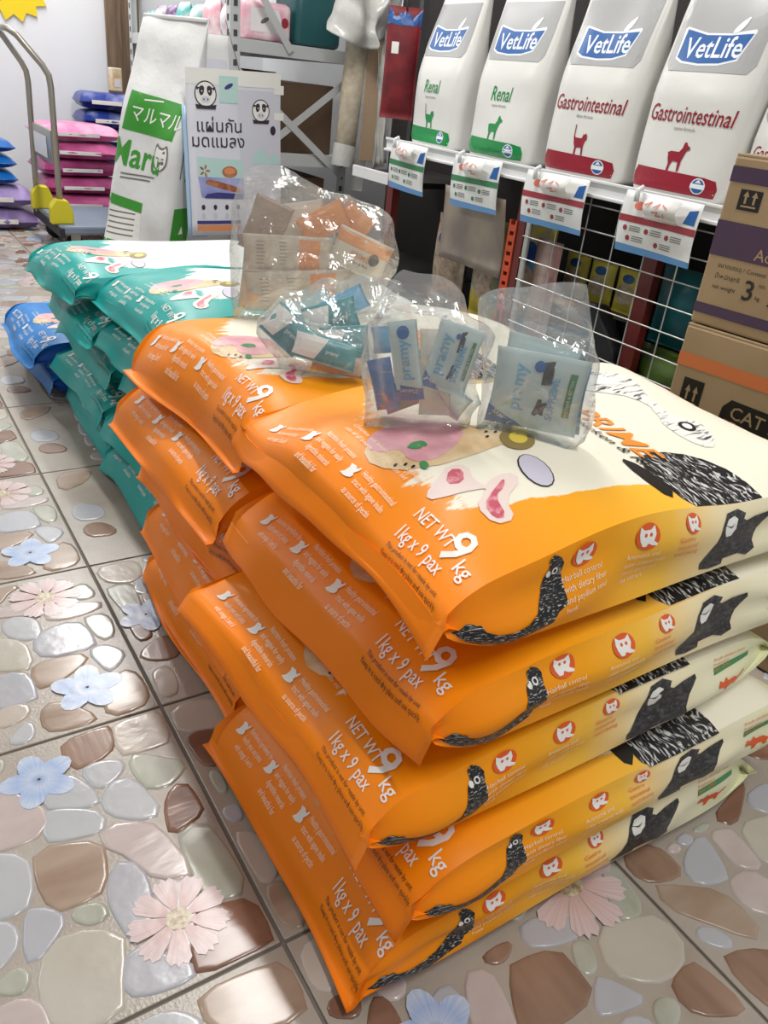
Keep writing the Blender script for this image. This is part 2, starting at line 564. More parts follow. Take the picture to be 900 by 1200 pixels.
# stones read off the photograph: tile (column, row) -> [(colour, crop, outline)]
STONES = {
    (-1, 3): [
        ('b', 1, [(365, 290), (385, 245), (590, 155), (640, 165), (670, 270), (590, 350), (470, 400), (415, 390), (380, 330)]),
        ('e', 2, [(175, 150), (420, 65), (450, 80), (495, 215), (470, 255), (250, 320), (210, 310), (165, 200)]),
        ('w', 1, [(475, 420), (560, 370), (700, 355), (735, 380), (690, 460), (590, 525), (540, 505)]),
        ('g', 2, [(270, 340), (330, 320), (450, 345), (590, 350), (600, 390), (490, 505), (370, 520), (330, 490), (265, 385)]),
        ('w', 2, [(150, 500), (240, 460), (300, 480), (420, 610), (430, 650), (385, 695), (170, 690), (95, 610)]),
        ('B', 2, [(520, 510), (590, 495), (630, 540), (690, 640), (680, 670), (520, 785), (490, 760), (465, 600)]),
        ('w', 1, [(300, 640), (270, 620), (250, 520), (380, 440), (470, 470), (560, 550), (580, 600), (530, 630)]),
        ('w', 1, [(275, 670), (300, 650), (500, 645), (590, 665), (615, 720), (580, 780), (300, 835), (265, 800)]),
        ('p', 1, [(-150, 560), (0, 530), (90, 560), (240, 630), (275, 710), (255, 780), (0, 880), (-150, 900)]),
        ('t', 3, [(215, 90), (560, 40), (605, 90), (615, 300), (560, 340), (370, 430), (300, 410), (225, 260)]),
        ('p', 0, [(119, 984), (130, 968), (180, 965), (196, 984), (215, 1005), (222, 1018), (216, 1026), (180, 1030), (150, 1002), (127, 995)]),
        ('g', 0, [(211, 986), (220, 972), (238, 966), (246, 972), (267, 999), (285, 1032), (282, 1042), (270, 1049), (243, 1049), (235, 1040), (222, 1015)]),
        ('B', 4, [(370, 335), (470, 360), (600, 320), (650, 350), (740, 470), (720, 545), (650, 555), (460, 680), (370, 680), (325, 640), (345, 420)]),
        ('p', 4, [(135, 270), (190, 235), (340, 225), (350, 260), (320, 540), (270, 580), (180, 560), (135, 490)]),
        ('l', 3, [(640, 270), (680, 175), (760, 155), (830, 190), (885, 330), (880, 520), (800, 610), (750, 580), (640, 400)]),
        ('l', 4, [(-20, 640), (60, 555), (150, 585), (330, 650), (345, 680), (260, 750), (50, 805), (-20, 770)]),
        ('g', 3, [(420, 490), (440, 420), (600, 385), (645, 450), (600, 500), (520, 530)]),
        ('l', 3, [(150, 440), (290, 430), (400, 495), (260, 690), (180, 745), (140, 680)]),
        ('c', 3, [(250, 780), (360, 600), (600, 570), (710, 600), (725, 700), (700, 820), (720, 980), (680, 1095), (600, 1150), (400, 1140), (300, 1050), (255, 930)]),
        ('w', 3, [(-150, 120), (0, 120), (170, 130), (185, 330), (160, 420), (0, 480), (-150, 500)]),
        ('w', 3, [(-120, 520), (0, 510), (90, 520), (120, 640), (0, 780), (-120, 800)]),
        ('g', 3, [(0, 850), (110, 760), (180, 800), (170, 880), (110, 935), (0, 930), (-60, 900)]),
        ('p', 3, [(-80, 1080), (0, 1010), (120, 955), (230, 970), (280, 1060), (300, 1150), (150, 1250), (-100, 1250)]),
        ('g', 1, [(-60, 340), (0, 345), (40, 375), (0, 440), (-70, 430)]),
    ],
    (-1, 2): [
        ('l', 8, [(180, 520), (240, 445), (370, 405), (440, 415), (500, 510), (480, 535), (230, 590)]),
        ('g', 8, [(440, 390), (480, 365), (590, 355), (610, 460), (560, 495), (510, 480)]),
        ('w', 8, [(465, 560), (540, 520), (650, 550), (655, 590), (580, 670), (545, 640)]),
        ('t', 8, [(170, 650), (220, 615), (440, 565), (455, 610), (320, 710), (200, 760)]),
        ('t', 8, [(550, 750), (620, 690), (680, 650), (740, 690), (785, 790), (750, 840), (580, 895), (555, 830)]),
        ('t', 8, [(225, 880), (250, 835), (330, 825), (480, 880), (500, 910), (490, 930), (260, 985), (225, 930)]),
        ('w', 8, [(10, 410), (80, 375), (200, 390), (215, 480), (120, 500), (30, 470)]),
        ('p', 8, [(245, 340), (290, 310), (550, 290), (580, 310), (420, 370), (250, 400)]),
        ('p', 8, [(-40, 330), (220, 325), (235, 370), (80, 370), (-40, 390)]),
        ('p', 8, [(175, 270), (320, 245), (350, 275), (330, 300), (180, 320)]),
        ('l', 8, [(140, 230), (200, 185), (240, 220), (220, 245), (150, 250)]),
        ('p', 8, [(245, 195), (350, 175), (365, 200), (350, 225), (250, 235)]),
        ('g', 8, [(355, 250), (430, 190), (530, 250), (450, 285), (370, 280)]),
        ('c', 8, [(-100, 500), (130, 500), (170, 640), (60, 660), (-100, 650)]),
        ('l', 8, [(-100, 700), (0, 700), (60, 670), (150, 680), (190, 790), (170, 810), (0, 860), (-100, 830)]),
        ('e', 8, [(-40, 890), (60, 840), (150, 835), (160, 880), (100, 930), (-20, 970)]),
        ('w', 1, [(45, 240), (170, 115), (215, 190), (180, 250), (80, 270)]),
        ('t', 8, [(-60, 250), (60, 210), (110, 215), (30, 260), (20, 300), (-60, 310)]),
    ],
    (0, 4): [
        ('l', 6, [(50, 650), (100, 590), (300, 560), (460, 620), (380, 690), (250, 740), (90, 745)]),
        ('g', 6, [(340, 745), (410, 705), (480, 770), (500, 880), (450, 915), (390, 890)]),
        ('c', 0, [(702, 1092), (740, 1080), (775, 1072), (791, 1093), (800, 1112), (795, 1136), (769, 1151), (740, 1144), (718, 1138)]),
        ('l', 6, [(490, 930), (560, 935), (770, 1040), (760, 1075), (600, 1140), (490, 1150)]),
        ('g', 6, [(560, 250), (640, 330), (740, 470), (760, 540), (680, 590), (600, 560), (530, 340)]),
        ('b', 6, [(0, 880), (60, 840), (240, 780), (290, 800), (440, 980), (450, 1040), (380, 1120), (200, 1230), (80, 1260), (30, 1100)]),
        ('b', 7, [(185, 1010), (265, 935), (300, 950), (480, 1090), (485, 1140), (430, 1160), (270, 1155), (200, 1070)]),
        ('g', 7, [(95, 1110), (140, 1080), (205, 1100), (215, 1190), (150, 1230), (100, 1180)]),
        ('l', 5, [(280, 790), (350, 700), (400, 705), (450, 780), (490, 960), (220, 960), (230, 900)]),
        ('p', 5, [(475, 650), (560, 620), (620, 640), (720, 860), (760, 980), (540, 980), (500, 850)]),
        ('b', 5, [(560, 560), (600, 510), (700, 460), (720, 500), (680, 580), (610, 590)]),
        ('B', 5, [(-20, 770), (50, 755), (100, 820), (140, 900), (150, 950), (-40, 950)]),
        ('e', 9, [(760, 400), (830, 350), (870, 345), (900, 420), (900, 530), (800, 545), (760, 470)]),
        ('B', 9, [(850, 590), (890, 555), (960, 560), (970, 640), (860, 640)]),
        ('p', 6, [(200, 560), (260, 460), (420, 300), (520, 330), (560, 520), (430, 600), (300, 550)]),
        ('w', 7, [(-40, 1180), (20, 1165), (90, 1190), (110, 1280), (0, 1300), (-60, 1250)]),
    ],
    (1, 4): [
        ('b', 7, [(0, 420), (120, 425), (215, 520), (205, 550), (130, 575), (50, 570), (0, 530), (-30, 480)]),
        ('l', 7, [(230, 480), (290, 380), (330, 390), (420, 540), (410, 565), (320, 585), (250, 560)]),
        ('t', 7, [(110, 605), (200, 600), (410, 625), (550, 780), (545, 815), (500, 820), (380, 770), (200, 710), (150, 660)]),
        ('l', 7, [(280, 800), (310, 770), (410, 800), (445, 850), (420, 875), (310, 840)]),
        ('b', 7, [(415, 920), (450, 890), (600, 875), (760, 960), (760, 1180), (600, 1120), (480, 1010)]),
        ('p', 7, [(430, 590), (470, 540), (530, 530), (600, 570), (700, 680), (600, 720), (500, 680)]),
        ('p', 7, [(340, 370), (430, 340), (480, 390), (570, 500), (555, 515), (450, 505), (390, 420)]),
        ('c', 7, [(480, 330), (600, 290), (700, 300), (720, 480), (600, 500), (540, 440)]),
        ('l', 7, [(500, 210), (560, 150), (650, 150), (680, 270), (560, 265)]),
        ('B', 7, [(360, 290), (430, 200), (490, 145), (500, 160), (470, 310), (430, 320)]),
        ('l', 7, [(190, 390), (240, 355), (275, 390), (250, 420), (210, 410)]),
        ('p', 7, [(150, 430), (180, 400), (220, 420), (210, 450), (170, 450)]),
        ('g', 7, [(260, 350), (330, 310), (345, 330), (310, 360), (280, 360)]),
    ],
    (0, 3): [
        ('e', 2, [(480, 100), (530, 40), (740, 0), (790, 20), (820, 120), (760, 165), (560, 185), (510, 150)]),
        ('B', 2, [(590, 230), (640, 195), (740, 180), (820, 200), (800, 330), (760, 385), (690, 385), (640, 310)]),
        ('l', 2, [(800, 650), (850, 610), (900, 615), (930, 700), (860, 720), (820, 690)]),
        ('t', 4, [(690, 270), (770, 225), (850, 260), (900, 430), (820, 465), (740, 420)]),
        ('e', 4, [(530, 0), (620, -20), (700, 30), (760, 170), (690, 250), (630, 170)]),
        ('g', 2, [(720, 430), (780, 410), (840, 520), (800, 560), (750, 500)]),
    ],
    (0, 2): [
        ('e', 8, [(490, 130), (620, 90), (720, 80), (750, 150), (700, 190), (560, 195)]),
        ('g', 8, [(560, 240), (600, 210), (700, 200), (720, 250), (750, 330), (680, 365), (620, 310)]),
        ('B', 8, [(675, 415), (740, 400), (810, 460), (790, 490), (730, 505)]),
        ('b', 8, [(730, 570), (800, 510), (900, 460), (960, 560), (880, 605), (750, 600)]),
        ('e', 8, [(800, 680), (830, 650), (900, 635), (950, 760), (870, 800), (830, 780)]),
        ('l', 8, [(700, 240), (730, 160), (790, 190), (800, 240), (740, 260)]),
    ],
    (-1, 4): [
        ('t', 9, [(410, 590), (440, 540), (680, 445), (720, 460), (780, 570), (770, 600), (700, 660), (500, 690), (440, 650)]),
        ('w', 9, [(140, 700), (280, 610), (400, 640), (420, 690), (300, 760), (160, 760)]),
    ],
}


def floor_pt(crop, p):
    ox, oy, s = CROP[crop]
    return at(ox + p[0] * s, oy + p[1] * s)[:2]


def resample(p, n):
    p = np.asarray(p, float)
    q = np.vstack([p, p[:1]])
    d = np.r_[0, np.cumsum(np.linalg.norm(np.diff(q, axis=0), axis=1))]
    s = np.arange(n) * d[-1] / n
    return np.stack([np.interp(s, d, q[:, 0]), np.interp(s, d, q[:, 1])], 1)


def stone_mesh(name, poly, h=0.0019):
    """poly in tile coordinates (metres from the tile centre)"""
    poly = np.asarray(poly, float)
    poly = poly.mean(0) + (poly - poly.mean(0)) * 1.16
    poly = np.clip(poly, -H, H)
    p = resample(smooth_poly(poly, 1), 13)
    if np.sum(p[:, 0] * np.roll(p[:, 1], -1) - p[:, 1] * np.roll(p[:, 0], -1)) < 0:
        p = p[::-1]
    c = p.mean(0)
    r = np.linalg.norm(p - c, axis=1).mean()
    n = len(p)
    vs, fs = [], []
    for d, z in ((0, -0.001), (0.0016, h * 0.70), (0.0042, h), (0.0075, h)):
        k = max(0.2, 1 - d / r)
        vs += [(*(c + (q - c) * k), z) for q in p]
    for a in range(3):
        for i in range(n):
            j = (i + 1) % n
            fs.append((a * n + i, a * n + j, (a + 1) * n + j, (a + 1) * n + i))
    fs.append(tuple(3 * n + i for i in range(n)))
    return vs, fs


def tile_local(col, row):
    return np.array([(col + 0.5) * TILE, -(row + 0.5) * TILE])


H = TILE / 2 - 0.004
design = {}
for key, lst in STONES.items():
    c0 = tile_local(*key)
    out = []
    for colr, crop, pts in lst:
        p = np.array([floor_pt(crop, q) for q in pts]) - c0
        p = np.clip(p, -H + 0.003, H - 0.003)
        out.append((colr, p))
    design[key] = out
# places of a tile that the photograph hides are filled with the stones of the best-seen tile
A = list(design[(-1, 3)])
A2 = list(design[(-1, 2)])
left_fill = [('t', [(-.18, .10), (-.12, .13), (-.10, .18), (-.17, .185)]), ('l', [(-.185, -.03), (-.13, -.04), (-.12, .01), (-.17, .04)]), ('b', [(-.18, -.10), (-.12, -.11), (-.13, -.06), (-.17, -.05)])]


def free(p, others):
    c = np.mean(p, 0)
    r = np.linalg.norm(np.asarray(p) - c, axis=1).mean()
    for _, q in others:
        cq = np.mean(q, 0)
        if np.linalg.norm(c - cq) < 0.88 * (r + np.linalg.norm(np.asarray(q) - cq, axis=1).mean()):
            return False
    return True


for k in design:
    for rot in (2, 1, 3, 0):
        for colr, p in A + (A2 if rot else []) + [(c, np.array(q)) for c, q in left_fill]:
            q = np.array(p)
            if k != (-1, 3):
                for _ in range(rot):
                    q = np.stack([-q[:, 1], q[:, 0]], 1)
            if free(q, design[k]):
                design[k].append((colr, q))

FLOWERS = {
    (-1, 3): [('blue', floor_pt(1, (230, 475)), 0.040, 0.5), ('pink', floor_pt(4, (255, 420)), 0.052, 0.2)],
    (-1, 2): [('blue', floor_pt(8, (460, 750)), 0.044, 0.1), ('pink', floor_pt(8, (240, 275)), 0.056, 0.6)],
    (0, 4): [('pink', floor_pt(6, (330, 385)), 0.066, 0.1), ('blue', floor_pt(5, (325, 950)), 0.04, 0.3)],
    (0, 2): [('blue', floor_pt(8, (770, 365)), 0.040, 0.9)],
}


def flower(kind, c, r, a0):
    pr = Print()
    if kind == 'blue':
        for i in range(5):
            a = a0 + i * 2 * pi / 5
            pr.poly(ellipse(cos(a) * .60, sin(a) * .60, .56, .40, 12, a), 0, 1 + 0.4 * (i % 3))
    else:
        n = 9
        for i in range(n):
            a = a0 + i * 2 * pi / n
            q = [(0.12, 0), (0.5, -.17), (0.85, -.26), (1.0, -.16), (0.95, -.06), (1.05, 0.0), (0.95, .07), (1.0, .17), (.85, .25), (.5, .17)]
            pr.poly([((x * cos(a) - y * sin(a)), (x * sin(a) + y * cos(a))) for x, y in q], 1, 1 + 0.4 * (i % 3))
        pr.poly(ellipse(0, 0, .27, .25, 14), 2, 3.2)
    return pr


def flower_z(c, r):
    return lambda p: (np.stack([c[0] + r * p[:, 0], c[1] + r * p[:, 1], np.full(len(p), 0.00215)], 1), np.tile([0., 0., 1.], (len(p), 1)))


FLOOR = struct(MB().box(-3.2, WX, -4.0, WY, -0.03, -0.0035).build('floor', M_grout))
_slab = MB().box(-TILE / 2 + 0.0022, TILE / 2 - 0.0022, -TILE / 2 + 0.0022, TILE / 2 - 0.0022, -0.006, 0.0, bev=0.0012).build('tile', M_bed, FLOOR)
slab_me = _slab.data
first = [True]
stone_cache, joined_cache, flower_cache = {}, {}, {}
n_stone = 0


def place_tile(col, row, key, rot, single):
    global n_stone
    if first[0]:
        t = _slab
        first[0] = False
    else:
        t = bpy.data.objects.new('tile', slab_me)
        COL.objects.link(t)
        t.parent = FLOOR
    c = tile_local(col, row)
    t.location = (c[0], c[1], 0)
    t.rotation_euler = (0, 0, rot * pi / 2)
    if single:
        if key not in stone_cache:
            lst = []
            for k_, (colr, p) in enumerate(design[key]):
                vs, fs = stone_mesh('stone', p, 0.0017 + 0.00002 * (k_ % 12))
                o = link('stone', vs, fs, STONE[colr], t, smooth=True)
                lst.append(o.data)
            stone_cache[key] = lst
            n_stone += len(lst)
        else:
            for me in stone_cache[key]:
                o = bpy.data.objects.new('stone', me)
                COL.objects.link(o)
                o.parent = t
            n_stone += len(stone_cache[key])
    else:
        if key not in joined_cache:
            mb = MB()
            cols = sorted(STONE)
            for k_, (colr, p) in enumerate(design[key]):
                vs, fs = stone_mesh('stone', p, 0.0017 + 0.00002 * (k_ % 12))
                mb.add(vs, fs, cols.index(colr))
            joined_cache[key] = mb.build('stones', [STONE[q] for q in cols], t, smooth=True).data
            t.children[0]['kind'] = 'stuff'
        else:
            o = bpy.data.objects.new('stones', joined_cache[key])
            COL.objects.link(o)
            o.parent = t
            o['kind'] = 'stuff'
    if key in FLOWERS:
        if key not in flower_cache:
            c0 = tile_local(*key)
            ms = []
            for kind, c, r, a in FLOWERS[key]:
                ms.append(flower(kind, np.array(c) - c0, r, a).build('flower_print', flower_z(np.array(c) - c0, r), [M_petal_blue, M_petal_pink, M_pollen], t, maxlen=1, off=0.00012).data)
            flower_cache[key] = ms
        else:
            for me in flower_cache[key]:
                o = bpy.data.objects.new('flower_print', me)
                COL.objects.link(o)
                o.parent = t


NEAR = {(-1, 3), (-1, 2), (0, 4), (1, 4), (0, 3), (0, 2), (-1, 4), (-1, 1), (0, 1), (1, 3), (-1, 0), (-2, 2), (0, 0), (-1, 5)}
rng = random.Random(4)
order = sorted([(c, r) for c in range(-8, 5) for r in range(-8, 10)], key=lambda k: (k not in design, k not in NEAR))
for c, r in order:
    x, y = tile_local(c, r)
    if x < -3.0 or x > WX - 0.2 or y > WY - 0.15 or y < -3.6:
        continue
    if (c, r) in design:
        place_tile(c, r, (c, r), 0, True)
    else:
        key = rng.choice([(-1, 3), (-1, 2), (-1, 2)])
        place_tile(c, r, key, 0 if (c, r) in ((-1, 1), (-1, 0)) else rng.choice((0, 2, 1, 3)), (c, r) in NEAR and n_stone < 280)
# ------------------------------------------------------------------ big sacks of cat food
L_, W_, G_ = 0.66, 0.42, 0.10   # length, width, printed gusset height


def film(name, stops, cream=None, splash=None, rough=0.40, seed=0.0):
    """printed film: colour runs along the sack (UV x), optional brushed white field on the face"""
    m = bpy.data.materials.new(name)
    m.use_nodes = True
    N, Lk = nt(m)
    b = N['Principled BSDF']
    b.inputs['Roughness'].default_value = rough
    b.inputs['Specular IOR Level'].default_value = 0.32
    tc = N.new('ShaderNodeTexCoord')
    sp = N.new('ShaderNodeSeparateXYZ')
    Lk.new(tc.outputs['UV'], sp.inputs[0])
    mr = N.new('ShaderNodeMapRange')
    mr.inputs['From Max'].default_value = L_
    Lk.new(sp.outputs[0], mr.inputs['Value'])
    rp = N.new('ShaderNodeValToRGB')
    cr = rp.color_ramp
    cr.elements[0].position, cr.elements[0].color = stops[0]
    cr.elements[1].position, cr.elements[1].color = stops[-1]
    for p, c in stops[1:-1]:
        e = cr.elements.new(p)
        e.color = c
    Lk.new(mr.outputs[0], rp.inputs[0])
    out = rp.outputs[0]
    if splash:
        my = N.new('ShaderNodeMapRange')
        my.inputs['From Min'].default_value = -W_ / 2
        my.inputs['From Max'].default_value = W_ / 2
        Lk.new(sp.outputs[1], my.inputs['Value'])
        r2 = N.new('ShaderNodeValToRGB')
        c2 = r2.color_ramp
        for i, (p, v) in enumerate(splash):
            e = c2.elements[i] if i < 2 else c2.elements.new(p)
            e.position = p
            e.color = (v, v, v, 1)
        Lk.new(my.outputs[0], r2.inputs[0])
        nz = N.new('ShaderNodeTexNoise')
        nz.inputs['Scale'].default_value = 26
        nz.inputs['Detail'].default_value = 8
        nz.inputs['Roughness'].default_value = 0.7
        mp = N.new('ShaderNodeMapping')
        mp.inputs['Scale'].default_value = (0.5, 1.6, 1)
        Lk.new(tc.outputs['UV'], mp.inputs[0])
        Lk.new(mp.outputs[0], nz.inputs['Vector'])
        d = N.new('ShaderNodeMath')
        d.operation = 'SUBTRACT'
        Lk.new(sp.outputs[0], d.inputs[0])
        Lk.new(r2.outputs[0], d.inputs[1])
        a = N.new('ShaderNodeMath')
        a.operation = 'MULTIPLY_ADD'
        a.inputs[1].default_value = 0.16
        a.inputs[2].default_value = -0.08
        Lk.new(nz.outputs['Fac'], a.inputs[0])
        s = N.new('ShaderNodeMath')
        s.operation = 'ADD'
        Lk.new(d.outputs[0], s.inputs[0])
        Lk.new(a.outputs[0], s.inputs[1])
        ms = N.new('ShaderNodeMapRange')
        ms.inputs['From Min'].default_value = -0.004
        ms.inputs['From Max'].default_value = 0.006
        Lk.new(s.outputs[0], ms.inputs['Value'])
        mx = N.new('ShaderNodeMix')
        mx.data_type = 'RGBA'
        mx.inputs['B'].default_value = cream
        Lk.new(ms.outputs[0], mx.inputs['Factor'])
        Lk.new(out, mx.inputs['A'])
        out = mx.outputs['Result']
    Lk.new(out, b.inputs['Base Color'])
    nb = N.new('ShaderNodeTexNoise')
    nb.noise_type = 'RIDGED_MULTIFRACTAL'
    nb.inputs['Scale'].default_value = 7
    nb.inputs['Detail'].default_value = 3
    nb.inputs['Roughness'].default_value = 0.4
    nb.inputs['Distortion'].default_value = 0.6
    Lk.new(tc.outputs['Object'], nb.inputs['Vector'])
    bp = N.new('ShaderNodeBump')
    bp.inputs['Strength'].default_value = 0.45
    bp.inputs['Distance'].default_value = 0.006
    Lk.new(nb.outputs['Fac'], bp.inputs['Height'])
    Lk.new(bp.outputs[0], b.inputs['Normal'])
    return m


CREAM = srgb(240, 234, 214)
ORA, ORB, ORC = srgb(252, 130, 0), srgb(247, 166, 18), srgb(244, 190, 66)
SPLASH = [(0.0, 0.44), (0.095, 0.32), (0.13, 0.20), (0.167, 0.14), (0.22, 0.105), (0.33, 0.10), (0.62, 0.115), (0.857, 0.165), (1.0, 0.21)]
M_or_top = film('orange_sack_face', [(0, ORA), (0.14, srgb(250, 146, 4)), (0.30, ORB), (0.5, ORC), (0.72, CREAM), (1.0, srgb(238, 236, 205))], CREAM, SPLASH)
M_or_side = film('orange_sack_side', [(0, ORA), (0.12, srgb(250, 142, 2)), (0.33, ORB), (0.46, ORC), (0.58, srgb(240, 222, 176)), (0.76, srgb(238, 232, 200)), (1.0, srgb(226, 230, 178))])
TE, TB = srgb(22, 158, 152), srgb(30, 168, 160)
SPLASH_T = [(p, v + 0.05) for p, v in SPLASH]
M_te_top = film('teal_sack_face', [(0, TE), (0.5, TB), (1.0, TB)], srgb(236, 240, 232), SPLASH_T)
M_te_side = film('teal_sack_side', [(0, TE), (0.6, TE), (1.0, TB)])
BL = srgb(28, 128, 205)
M_bl_top = film('blue_sack_face', [(0, BL), (0.5, BL), (1.0, srgb(60, 150, 215))], srgb(238, 240, 238), SPLASH_T)
M_bl_side = film('blue_sack_side', [(0, srgb(20, 90, 180)), (0.5, srgb(20, 90, 180)), (1.0, srgb(40, 110, 190))])

K = srgb(24, 23, 24)
M_white = mat('print_white', srgb(240, 238, 232), 0.4, var=0.08)
M_ink = mat('print_ink', srgb(30, 27, 24), 0.42, var=0.1)


def streak_mat(name, dark, light, sx, sy, lo, hi, sc=60, rot=0.6):
    m = bpy.data.materials.new(name)
    m.use_nodes = True
    N, Lk = nt(m)
    b = N['Principled BSDF']
    b.inputs['Roughness'].default_value = 0.42
    tc = N.new('ShaderNodeTexCoord')
    n0 = N.new('ShaderNodeTexNoise')
    n0.inputs['Scale'].default_value = 22
    Lk.new(tc.outputs['UV'], n0.inputs['Vector'])
    mv = N.new('ShaderNodeMix')
    mv.data_type = 'VECTOR'
    mv.inputs['Factor'].default_value = 0.03
    Lk.new(tc.outputs['UV'], mv.inputs['A'])
    Lk.new(n0.outputs['Color'], mv.inputs['B'])
    mp = N.new('ShaderNodeMapping')
    mp.inputs['Rotation'].default_value = (0, 0, rot)
    mp.inputs['Scale'].default_value = (sx, sy, 1)
    Lk.new(mv.outputs['Result'], mp.inputs[0])
    v = N.new('ShaderNodeTexNoise')
    v.inputs['Scale'].default_value = sc
    v.inputs['Detail'].default_value = 2
    Lk.new(mp.outputs[0], v.inputs['Vector'])
    mr = N.new('ShaderNodeMapRange')
    mr.inputs['From Min'].default_value = lo
    mr.inputs['From Max'].default_value = hi
    Lk.new(v.outputs['Fac'], mr.inputs['Value'])
    mx = N.new('ShaderNodeMix')
    mx.data_type = 'RGBA'
    mx.inputs['A'].default_value = dark
    mx.inputs['B'].default_value = light
    Lk.new(mr.outputs[0], mx.inputs['Factor'])
    Lk.new(mx.outputs['Result'], b.inputs['Base Color'])
    return m


M_feather = streak_mat('print_feathers', K, srgb(200, 198, 192), 1.0, 3.6, 0.575, 0.66, 210, 0.9)
M_plume = streak_mat('print_plumage', srgb(22, 22, 26), srgb(215, 215, 212), 3.4, 1.0, 0.53, 0.64, 90, 0.35)
M_wool = streak_mat('print_wool', srgb(34, 33, 34), srgb(96, 95, 96), 1.0, 1.3, 0.45, 0.85, 160, 0.2)
M_sketch = streak_mat('print_sketch', srgb(236, 234, 226), srgb(40, 44, 66), 1.0, 4.0, 0.54, 0.66, 46, 0.5)
M_meat = mat('print_chicken_meat', srgb(232, 186, 190), 0.42, col2=srgb(214, 150, 160), vscale=30)
M_bread = mat('print_board', srgb(232, 208, 168), 0.42, col2=srgb(214, 180, 132), vscale=30)
M_chop = mat('print_lamb', srgb(196, 74, 96), 0.42, col2=srgb(226, 150, 160), vscale=90, lo=0.45, hi=0.6)
M_fat = mat('print_fat', srgb(236, 214, 206), 0.42)
M_yolk = mat('print_yolk', srgb(232, 206, 84), 0.42)
M_olive = mat('print_eggshell', srgb(150, 130, 78), 0.42)
M_lav = mat('print_lavender', srgb(206, 200, 216), 0.42)
M_badge = mat('print_badge_orange', srgb(226, 92, 30), 0.42)
M_brand = mat('print_brand_orange', srgb(244, 146, 40), 0.42)
M_green = mat('print_green', srgb(64, 140, 84), 0.42)
M_fineo = mat('print_fine_orange', srgb(232, 130, 74), 0.42)
M_finew = mat('print_fine_white', srgb(253, 230, 196), 0.42)
PM = [M_white, M_ink, M_feather, M_plume, M_wool, M_sketch, M_meat, M_bread, M_chop, M_fat, M_yolk, M_olive, M_lav, M_badge, M_brand, M_green, M_fineo, M_finew]
(I_W, I_K, I_FE, I_PL, I_WO, I_SK, I_ME, I_BR, I_CH, I_FA, I_YO, I_OL, I_LA, I_BA, I_BO, I_GR, I_FO, I_FW) = range(18)

HEN = [(405, 815), (430, 770), (450, 725), (470, 742), (490, 750), (502, 785), (540, 806), (600, 810), (650, 800), (685, 770), (708, 705), (720, 640), (735, 600), (732, 562), (750, 545), (775, 570), (790, 605), (785, 650), (790, 690), (795, 770), (760, 790), (745, 835), (690, 855), (620, 890), (560, 885), (500, 880), (450, 870), (430, 850)]
HEN = [((x - 405) / 390.0, (890 - y) / 345.0) for x, y in HEN]
SHEEP = [(595, 345), (620, 300), (640, 260), (650, 200), (670, 160), (720, 150), (755, 170), (745, 190), (760, 200), (800, 190), (860, 185), (865, 205), (830, 260), (815, 310), (825, 345), (790, 365), (750, 345), (690, 350), (690, 375), (640, 380), (600, 370)]
SHEEP = [((x - 595) / 270.0, (380 - y) / 230.0) for x, y in SHEEP]
SHEEPFACE = [(658, 205), (672, 180), (700, 172), (716, 185), (708, 220), (690, 245), (668, 246), (660, 230)]
SHEEPFACE = [((x - 595) / 270.0, (380 - y) / 230.0) for x, y in SHEEPFACE]
BACKPL = [(430, 110), (480, 60), (520, 15), (640, 20), (740, 30), (790, 80), (850, 125), (800, 130), (700, 132), (600, 140), (560, 165), (520, 190), (480, 160)]
BACKPL = [((x - 430) / 420.0, (190 - y) / 175.0) for x, y in BACKPL]
HEADC = [(.22, .02), (.10, .30), (.05, .60), (.08, 1.0), (.30, .80), (.62, .80), (.84, .98), (.90, .55), (.78, .25), (1.0, .10), (.95, .0), (.70, .04), (.50, .16), (.40, .0)]
CATP = [(0, .55), (.08, .8), (.14, .68), (.24, .68), (.30, .82), (.36, .62), (.62, .60), (.74, .42), (.86, .50), (.98, .62), (1.0, .56), (.88, .40), (.74, .28), (.72, .05), (.64, .0), (.60, .22), (.44, .25), (.36, .0), (.28, .0), (.27, .30), (.12, .42), (.02, .46)]


def fit(poly, x0, y0, w, h):
    return [(x0 + a * w, y0 + b * h) for a, b in poly]


def badge(pr, x, y, r, big=True):
    pr.poly(ellipse(x, y, r, r * 0.95, 16), I_BA, 2)
    pr.poly(fit(HEADC, x - r * .8, y - r * .7, r * 1.6, r * 1.45), I_W, 3)
    pr.poly(ellipse(x - r * .22, y + r * .12, r * .11, r * .14, 8), I_BA, 4)
    pr.poly(ellipse(x + r * .20, y + r * .12, r * .11, r * .14, 8), I_BA, 4)


